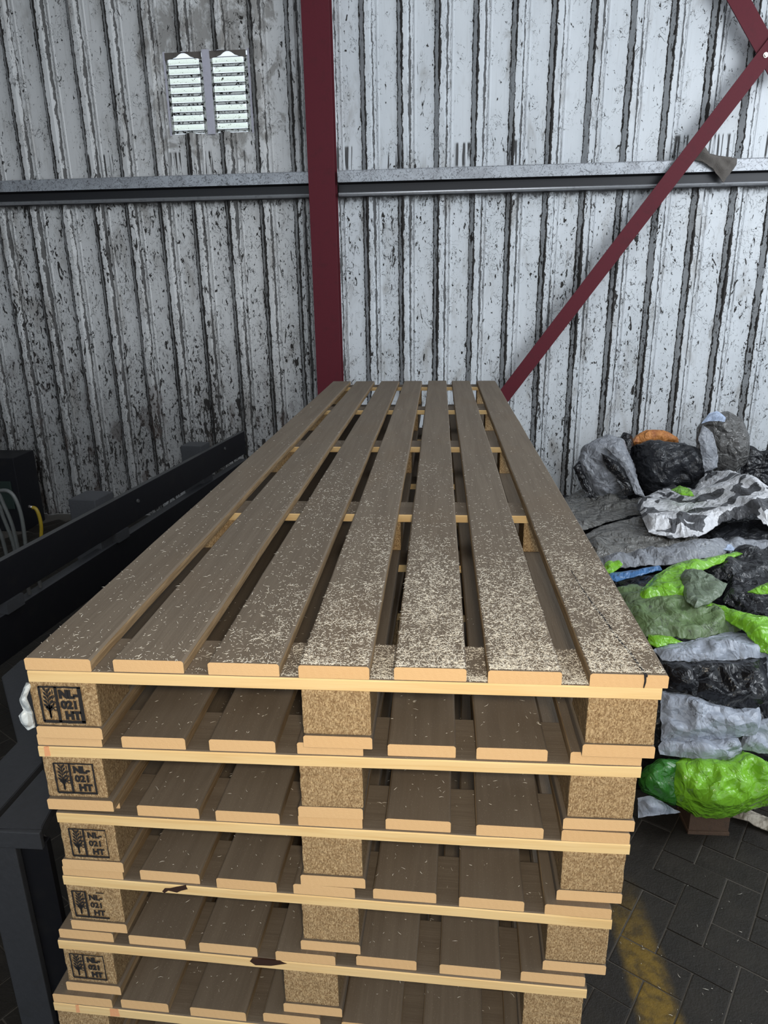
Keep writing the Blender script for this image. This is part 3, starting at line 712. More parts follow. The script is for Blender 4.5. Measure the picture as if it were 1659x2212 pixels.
def stamp_mesh(w, h, ver):
    bm = bmesh.new(); t = [.0042, .0034, .0032, .0032, .0028][ver]; tr = [.0064, .0030, .0010, 0, .0018][ver]
    quad(bm, 0, w, -t*.5, t*.8, 1); 
    if ver != 3: quad(bm, 0, w, h-t*.5, h+t*.3, 2)
    else: quad(bm, 0, w*.42, h-t*.5, h+t*.3, 2); quad(bm, w*.72, w*.95, h-t*.4, h+t*.2, 2)
    quad(bm, -t*.4, t*.6, 0, h, 3)
    if tr: quad(bm, w-tr, w, 0, h, 4)
    quad(bm, w*.36, w*.36+t*1.25, 0, h, 5)
    # ear-of-grain emblem
    cx = w*.185; quad(bm, cx-.0008, cx+.0010, h*.08, h*.93, 6); 
    for k in range(5):
        z = h*(.36+.115*k); L_ = w*.11*(1-.08*k)
        for sgn in (-1, 1):
            A = [(cx, z-.001), (cx+sgn*L_, z+h*.085), (cx+sgn*(L_+.0012), z+h*.16), (cx+sgn*L_*.45, z+h*.12)]
            vs = [bm.verts.new((q[0], 0, q[1])) for q in A]; bm.faces.new(vs if sgn > 0 else vs[::-1])
    A = [(cx-w*.10, h*.40), (cx, h*.26), (cx+w*.10, h*.40), (cx+w*.03, h*.48), (cx-w*.03, h*.48)]; bm.faces.new([bm.verts.new((q[0], 0, q[1])) for q in A])
    quad(bm, cx-.0018, cx+.0020, h*.12, h*.3, 8)
    for k in range(5): text_polys(['I', 'P', 'P', 'C', ''][k] or ' ', .0095, w*.315, h*(.86-.16*k), bm, .0004)
    b = [.0017, .0013, .0009, .0008, .0012][ver]; ts = [.0195, .018, .0165, .0165, .0165][ver]; tx = w*.68
    text_polys('NL-', ts, tx, h*.80, bm, b); text_polys('021', ts, tx, h*.50, bm, b*.8); text_polys('HT', ts, tx+.003, h*.20, bm, b)
    # give the ink a hair of body
    r = bmesh.ops.extrude_face_region(bm, geom=bm.faces[:]); bmesh.ops.translate(bm, verts=[v for v in r['geom'] if isinstance(v, bmesh.types.BMVert)], vec=(0, -.0003, 0))
    return bm
random.seed(11)
for k, Lk in enumerate(LAY):
    zt = HT*(7-k); x0, x1 = Lk['cr']; ang = math.atan2(Lk['y'][1]-Lk['y'][0], x1-x0)
    root = empty('wooden_pallet', (x0, Lk['y'][0], zt-HT), ang)
    tag(root, PLABEL[k], 'pallet', 'long wooden pallets in the stack')
    sd = k*50
    for j, (a, b) in enumerate(Lk['deck']):
        setb = .018 if (k, j) == (2, 0) else (random.uniform(0, .006) if k else (-.002 if j == 6 else random.uniform(-.001, .003)))
        bm = board_mesh((a-x0, setb, HT-TH), (b-x0, LP+random.uniform(-.01, .01), HT), 'y', sd+j)
        if (k, j) == (0, 6):  # the split in the right-hand board's end
            pass
        bm_obj('deck_board', bm, [M['top_y'], M['side'], M['end'], M['side']], root)
    for j, cy in enumerate(CY):
        bm = board_mesh((0, cy, HT-2*TH), (x1-x0, cy+CROSS_W, HT-TH), 'x', sd+20+j, .003)
        bm_obj('cross_board', bm, [M['top_x'], M['side'], M['end'], M['sawn_x']], root)
    for j, (a, b) in enumerate(Lk['block']):
        for i, cy in enumerate(CY):
            jit = random.uniform(-.004, .004) if i else 0
            bm = chip_block(a-x0+jit, b-x0+jit, cy+.002, cy+.112 if i < 4 else cy+.112, TH, HT-2*TH, sd+j*7+i)
            blk = bm_obj('block', bm, [M['chip'], M['chip_side']], root)
            if i == 0 and j == 0 and k < 5:
                w_ = [.071, .070, .068, .066, .068][k]; h_ = [.066, .060, .060, .060, .060][k]
                sx = [.017, .020, .018, .012, .014][k]; sz = [.009, .011, .011, .010, .013][k]
                sb = stamp_mesh(w_, h_, k); so = bm_obj('stamp', sb, M['ink'], blk); so.location = (a-x0+sx, cy-.0004, TH+sz)
                so['label'] = 'black NL-021 HT heat treatment stamp'
    for j, (a, b) in enumerate(Lk['skid']):
        f = -.004 if (k, j) == (1, 0) else random.uniform(-.002, .002)
        bm = board_mesh((a-x0, f, 0), (b-x0, LP, TH), 'y', sd+40+j)
        bm_obj('bottom_board', bm, [M['skid'], M['side'] if j == 0 else M['skid'], M['end'], M['skid']], root)
    # details in the front timber
    def mark(px_rel, z0, pts, mat, name, par=root):
        bm = bmesh.new(); prism(bm, [(px_rel+x, -.0006, z0+z) for x, z in pts], (0, .004, 0)); return bm_obj(name, bm, mat, par)
    kn = mat_plain('dark_knot_wood', (0.035, 0.014, 0.008), .5, .5, 200) if k in (3, 4) else None
    if k == 3: mark(.190, HT-2*TH, [(0, .004), (.006, .012), (.016, .013), (.03, .018), (.046, .0215), (.049, .014), (.036, .009), (.028, .004), (.012, .007), (.004, .0005)], kn, 'knot')
    if k == 4: mark(.425, HT-2*TH, [(-.045, .0215), (.005, .0215), (.02, .017), (-.01, .008), (-.04, .006), (-.05, .014)], kn, 'knot')
    if k in (1, 5):
        rm = mat_plain('faint_red_crayon', (0.80, 0.36, 0.17), .8, .3, 200, dirt=(0.8, 0.55, 0.28), amt=.8)
        for q, w_ in (((.045, .008), (.115, .020)) if k == 5 else ((.010, .010),)): mark(q, HT-2*TH, [(0, .001), (w_, .003), (w_*.9, .021), (.001, .020)], rm, 'crayon_mark')
    if k == 0: # crack through the right-hand deck board
        bm = bmesh.new(); pl = [(.969, -.0035), (.966, .03), (.962, .07), (.953, .12), (.949, .18), (.941, .24), (.934, .32), (.930, .40)]
        for (xa, ya), (xb, yb) in zip(pl, pl[1:]):
            w_ = .0022*(1-ya/.42)*.8+.0004; prism(bm, [(xa-w_, ya, HT-.003), (xa+w_, ya, HT-.003), (xb+w_*.8, yb, HT-.003), (xb-w_*.8, yb, HT-.003)], (0, 0, .0035))
        prism(bm, [(.966, -.0036, HT+.0002), (.9695, -.0036, HT+.0002), (.9700, -.0036, HT-.012), (.9680, -.0036, HT-.0215), (.9668, -.0036, HT-.0215), (.9675, -.0036, HT-.010)], (0, .003, 0))
        cr = bm_obj('crack', bm, M['ink'], root)

# ------------------------------------------------------------------ shavings
def shavings(name, P, label, lmin=.0016, lmax=.010, wid=.00042):
    """P: (n,3) array of points; each gets a small bent sliver"""
    n = len(P); L = lmin+(lmax-lmin)*rng.random(n)**2.2; th = rng.uniform(0, 2*math.pi, n); bend = rng.uniform(-.9, .9, n)
    lift = rng.uniform(0, .5, n)*L*.45; w = wid*(.6+.9*rng.random(n)); V = np.zeros((n, 3, 3, 3))
    for s, (c, zl) in enumerate(((-.5, .0), (0, .6), (.5, 1.0))):
        a = th+bend*(s-1)*.5; cx = P[:, 0]+np.cos(th)*L*c - np.sin(th)*L*abs(c)*bend*.4; cy = P[:, 1]+np.sin(th)*L*c + np.cos(th)*L*abs(c)*bend*.4
        z = P[:, 2]+.0003+lift*zl; ww = w*(.5 if s != 1 else 1.0)
        nx, ny = -np.sin(a), np.cos(a)
        V[:, s, 0] = np.stack([cx+nx*ww, cy+ny*ww, z], 1); V[:, s, 1] = np.stack([cx-nx*ww, cy-ny*ww, z], 1); V[:, s, 2] = np.stack([cx, cy, z+ww*1.0], 1)
    tri = []
    for s in range(2):
        for k in range(3):
            a, b = s*3+k, s*3+(k+1) % 3; tri += [(a, b, b+3), (a, b+3, a+3)]
    tri += [(0, 2, 1), (6, 7, 8)]
    T = (np.array(tri)[None]+(np.arange(n)*9)[:, None, None]).reshape(-1, 3)
    me = bpy.data.meshes.new(name); me.vertices.add(n*9); me.vertices.foreach_set('co', V.reshape(-1))
    me.loops.add(T.size); me.loops.foreach_set('vertex_index', T.reshape(-1)); me.polygons.add(len(T)); me.polygons.foreach_set('loop_start', np.arange(0, T.size, 3))
    me.update(calc_edges=True); me.materials.append(M['shaving']); o = link(name, me); tag(o, label, 'wood shavings', None, 'stuff'); return o
def dens(x, y):
    g = lambda cx, cy, sx, sy, a: a*math.exp(-((x-cx)/sx)**2-((y-cy)/sy)**2)
    d = g(.80, .10, .26, .30, 1.5)+g(.62, .32, .15, .24, .85)+g(.50, .58, .12, .16, .40)+g(.34, .85, .10, .14, .40)+g(.50, 1.15, .26, .22, .22)+g(.95, .35, .14, .35, .7)+g(.46, .05, .12, .2, .5)
    d += .05*math.exp(-y/1.3)+.03*g(.08, .3, .3, .5, 1)
    d *= .15+1.5*ridged(Vector((x, y, 0)), 7, 2)*1.1*(.4+.9*ridged(Vector((x, y, 0)), 28, 5))
    return d
def deck_z(x, y, k):
    zt = HT*(7-k)
    for a, b in LAY[k]['deck']:
        if a+.002 < x < b-.002: return zt
    if y < CROSS_W-.005 and LAY[k]['cr'][0]+.004 < x < LAY[k]['cr'][1]-.004: return zt-TH
    for cy in CY[1:]:
        if cy+.004 < y < cy+CROSS_W-.004: return zt-TH
    return None
pts = []
while len(pts) < 24000:
    x = random.uniform(.002, 1.0); y = .004+2.6*random.random()**1.6
    if random.random() < dens(x, y)/1.6:
        z = deck_z(x, y, 0)
        if z: pts.append((x, y, z))
P = np.array(pts)
shavings('wood_shavings', P, 'pale wood shavings and sawdust strewn over the top pallet, thickest at its front right')
pts = []
for k in range(1, 6):
    c = 0
    while c < 260:
        x = random.uniform(0, .95)+(-.05 if k > 3 else 0); y = .03+random.random()*.5; z = deck_z(x, y, k)
        cov = any(a-.003 < x < b+.003 for a, b in LAY[k-1]['skid'])
        if z and not cov: pts.append((x, y, z+.0002)); c += 1
shavings('wood_shavings', np.array(pts), 'few stray wood slivers on the lower pallets of the stack', .003, .010)
pts = [(random.uniform(1.1, 2.0), random.uniform(-.1, 1.0), FZ+.002) for _ in range(170)]
shavings('wood_shavings', np.array(pts), 'scattered wood slivers on the dark paved floor', .003, .018, .0006)

# torn film at the left of the top pallet
o = film('plastic_film', [(58, 1474), (68, 1476), (76, 1520), (82, 1570), (66, 1577), (56, 1560), (49, 1545), (63, 1532)], lambda x, y: on_y(x, y, .006), M['film'],
         'torn milky plastic film hanging off the left side of the top pallet', 'plastic film', puff=.004, edge=6, amp=.006, freq=30, step=4, seed=5, thick=.001, jit=.5)

# ------------------------------------------------------------------ black machine frame on the left
def beam(zt, pa, pb, h, w, name, label, shift=0.0, ext=.9):
    a = on_z(*pa, zt); b = on_z(*pb, zt); d = (b-a).normalized(); side = Vector((-d.y, d.x, 0)); a = a-d*ext
    L = (b-a).length; ang = math.atan2(d.y, d.x)
    T = Matrix.Translation(a) @ Matrix.Rotation(ang, 4, 'Z'); t = empty(name); t.matrix_world = T
    bm = bmesh.new(); add_box(bm, (0, 0, -h), (L, w, 0), 0, .003)
    bm.normal_update()
    for f in bm.faces:
        if f.normal.z > .8: f.material_index = 1
    bm_obj('beam', bm, [M['black'], M['beamtop']], t)
    return t, T, L
frame_t, FT, FL = beam(.60, (2, 1212), (528, 931), .165, .030, 'steel_machine', '')
tag(frame_t, 'black steel machine frame with two long parallel beams standing left of the pallet stack', 'machine')
def loc(p): return FT.inverted() @ p
# lower beam, nearer and lower, a part of the same frame
a = loc(on_z(2, 1340, .385)); b = loc(on_z(530, 990, .385)); ym = (a.y+b.y)/2
bm = bmesh.new(); add_box(bm, (0, ym, -.40), (FL+.02, ym+.055, -.215), 0, .003); bm.normal_update()
for f in bm.faces:
    if f.normal.z > .8: f.material_index = 1
bm_obj('lower_beam', bm, [M['black'], M['dkgrey']], frame_t)
# spacers between the beams, posts behind
for px, py in ((60, 1300), (250, 1150)):
    q = loc(on_z(px, py, .42)); bm = bmesh.new(); add_box(bm, (q.x-.05, -.01, -.216), (q.x+.05, ym+.05, -.166)); bm_obj('spacer', bm, M['dkgrey'], frame_t)
for (px, py, w) in ((232, 1058, .10), (446, 950, .085)):
    q = loc(on_z(px, py, .66)); bm = bmesh.new()
    add_box(bm, (q.x-w, .028, -.60+FZ), (q.x+w*.6, .17, .035), 0, .004); bm.normal_update()
    bm_obj('post', bm, M['dkgrey'], frame_t)
for px, py in ((297, 1082), (485, 969)):
    d = ray(px, py); n_ = FT.to_3x3() @ Vector((0, 1, 0)); o_ = FT.translation; q = CAM+d*((o_-CAM).dot(n_)/d.dot(n_)); q = loc(q)
    bm = bmesh.new(); bmesh.ops.create_cone(bm, segments=16, radius1=.011, radius2=.009, depth=.008, cap_ends=True, matrix=Matrix.Translation((q.x, -.004, q.z)) @ Matrix.Rotation(math.pi/2, 4, 'X')); bm_obj('bolt_head', bm, M['beamtop'], frame_t)
for px, py in ((57, 1283), (80, 1268)):
    q = loc(on_z(px, py, .385)); bm = bmesh.new(); bmesh.ops.create_cone(bm, segments=14, radius1=.008, radius2=.008, depth=.05, cap_ends=True, matrix=Matrix.Translation((q.x, ym+.03, -.19))); bm_obj('peg', bm, M['beamtop'], frame_t)
# base table of plates with a slot, leg with a black web
tb = empty('machine_table', (0, 0, 0)); tag(tb, 'charcoal steel plate table on a leg, tucked left of the pallet fronts', 'machine table')
ZP = .42
def zp(px, py, z=ZP): return on_z(px, py, z)
def plate(name, pix, mat, z=ZP, th=.025):
    bm = bmesh.new(); prism(bm, [zp(px, py, z) for px, py in pix], (0, 0, -th)); bmesh.ops.recalc_face_normals(bm, faces=bm.faces)
    bmesh.ops.bevel(bm, geom=bm.edges[:], offset=.002, segments=2, affect='EDGES'); return bm_obj(name, bm, mat, tb)
plate('plate', [(3, 1462), (45, 1425), (120, 1425), (100, 1560), (90, 1648), (-34, 1788), (-60, 1788), (-60, 1705), (38, 1602)], M['dkgrey'])
plate('plate', [(-22, 1789), (93, 1660), (110, 1690), (118, 1735), (92, 1783), (90, 1790)], M['dkgrey'])
bm = bmesh.new(); q0 = zp(-160, 1780); q1 = zp(91, 1790); q0.y = q1.y+.0
add_box(bm, (q0.x, q1.y-.012, ZP-.050), (q1.x, q1.y, ZP-.002), 0, .003); bm_obj('front_rail', bm, M['dkgrey'], tb)
la = on_y(-45, 1820, q1.y-.004); lb = on_y(30, 1812, q1.y-.004)
bm = bmesh.new(); add_box(bm, (la.x, q1.y-.006, FZ), (lb.x, q1.y+.012, ZP-.050), 0, .003); bm_obj('leg', bm, M['dkgrey'], tb)
lc = on_y(97, 1810, q1.y+.01)
bm = bmesh.new(); add_box(bm, (lb.x-.01, q1.y+.012, FZ), (lc.x, q1.y+.03, ZP-.050), 0, .002); bm_obj('leg_web', bm, M['black'], tb)

# cabinet, cables and hose at the far left
cb = empty('control_cabinet', (0, 0, 0)); tag(cb, 'dark green control cabinet at the left edge, below the wall rail', 'cabinet')
c0 = on_y(-200, 988, 4.3); c1 = on_y(28, 990, 4.3); bm = bmesh.new(); add_box(bm, (c0.x, 4.3, FZ), (c1.x, 4.6, c1.z), 0, .006); bm_obj('body', bm, M['black'], cb)
d0 = on_y(-150, 1040, 4.29); d1 = on_y(22, 1040, 4.29); bm = bmesh.new(); add_box(bm, (d0.x, 4.285, -.1), (d1.x, 4.30, d1.z), 0, .004); bm_obj('door', bm, M['green_cab'], cb)
CAB = [[(-40, 1075), (0, 1060), (25, 1066), (42, 1100), (52, 1150), (60, 1230)], [(-40, 1060), (-8, 1062), (10, 1095), (28, 1140), (45, 1215)], [(-60, 1090), (-10, 1085), (8, 1120), (30, 1180), (40, 1240)], [(-60, 1130), (-20, 1125), (0, 1150), (12, 1190), (24, 1240)]]
CL = ['grey cable looping furthest right beside the yellow hose', 'second grey cable bending down beside the green cabinet', 'third grey cable, lying left of the two upper loops', 'lowest grey cable at the left edge of the photo']
for i, pl in enumerate(CAB):
    bm = bmesh.new(); add_tube(bm, curve([on_y(px, py, 3.3+.04*i) for px, py in pl], 10), .013); o = bm_obj('cable', bm, M['cable']); tag(o, CL[i], 'cable', 'grey cables by the cabinet')
ho = empty('air_hose', (0, 0, 0)); tag(ho, 'short yellow hose arching behind the black beam', 'hose')
bm = bmesh.new(); add_tube(bm, curve([on_y(px, py, 3.6) for px, py in ((70, 1096), (78, 1100), (85, 1116), (89, 1140), (88, 1180), (86, 1230))], 10), .013); bm_obj('hose', bm, M['yellow'], ho)
bm = bmesh.new(); add_tube(bm, [on_y(62, 1094, 3.6), on_y(71, 1096, 3.6)], .010); bm_obj('coupling', bm, M['steel'], ho)

# ------------------------------------------------------------------ the rubbish heap on the right
PL = lambda n, c, **k: mat_plastic(n, c, **k)
m_black = PL('black_film', (0.008, 0.008, 0.010), rough=.26, dirt=.2, dcol=(0.03, 0.028, 0.025))
m_dark = PL('charcoal_film', (0.020, 0.021, 0.025), rough=.36, dirt=.3, dcol=(0.012, 0.012, 0.012))
m_grey = PL('blue_grey_film', (0.34, 0.37, 0.43), rough=.42, dirt=.45, dcol=(0.12, 0.12, 0.13))
m_silver = PL('dirty_silver_film', (0.24, 0.25, 0.275), rough=.38, dirt=.55, dcol=(0.07, 0.07, 0.075))
m_clear = PL('dusty_clear_film', (0.15, 0.145, 0.135), rough=.25, dirt=.4, dcol=(0.07, 0.065, 0.055), bstr=.4)
m_clear2 = PL('smoky_clear_film', (0.125, 0.12, 0.115), rough=.2, dirt=.4, dcol=(0.05, 0.045, 0.04), bstr=.35, bscale=12)
m_green = PL('lime_green_film', (0.19, 0.45, 0.025), rough=.2, dirt=.2, dcol=(0.06, 0.16, 0.02))
m_dgreen = PL('deep_green_film', (0.035, 0.17, 0.022), rough=.28, dirt=.4, dcol=(0.01, 0.04, 0.012))
m_olive = PL('dusty_olive_film', (0.125, 0.19, 0.075), rough=.45, dirt=.5, dcol=(0.085, 0.085, 0.07))
m_olive2 = PL('grey_green_film', (0.115, 0.15, 0.095), rough=.4, dirt=.4, dcol=(0.17, 0.2, 0.14), bscale=12)
m_white = PL('white_film_grey_print', (0.66, 0.66, 0.68), rough=.35, dirt=.15, dcol=(0.3, 0.28, 0.26), pattern=((0.07, 0.07, 0.075), 10))
m_orange = PL('orange_net_sacking', (0.55, 0.22, 0.06), rough=.6, dirt=.7, dcol=(0.16, 0.02, 0.015), bscale=50)
m_blue = PL('blue_film', (0.06, 0.17, 0.38), rough=.35, dirt=.35)
m_cream = PL('cream_paper_strip', (0.42, 0.37, 0.30), rough=.7, dirt=.3)
m_lblue = PL('pale_blue_film', (0.42, 0.50, 0.66), rough=.35, dirt=.3)

# dark mass under the named pieces
bm = bmesh.new(); g = {}; nx, ny = 70, 120
for i in range(nx+1):
    for j in range(ny+1):
        x = 1.20+2.6*i/nx; y = 1.40+3.2*j/ny; e = min(1, i/5)
        h = max(FZ+.012, heap_h(x, y)-.06+1.2*facets(Vector((x, y, 0)), 4, .2, 1.3))
        if i == 0: h = FZ+.02
        g[i, j] = bm.verts.new((x, y, h))
for i in range(nx):
    for j in range(ny): bm.faces.new((g[i, j], g[i+1, j], g[i+1, j+1], g[i, j+1])).smooth = True
be = [e for e in bm.edges if e.is_boundary]; r = bmesh.ops.extrude_edge_only(bm, edges=be)
for v in r['geom']:
    if isinstance(v, bmesh.types.BMVert): v.co.z = FZ+.004
be = [e for e in bm.edges if e.is_boundary]; bmesh.ops.contextual_create(bm, geom=be)
o = bm_obj('plastic_waste', bm, m_dark); tag(o, 'dark crumpled plastic waste filling the heap below and between the bags', 'plastic waste', None, 'stuff')

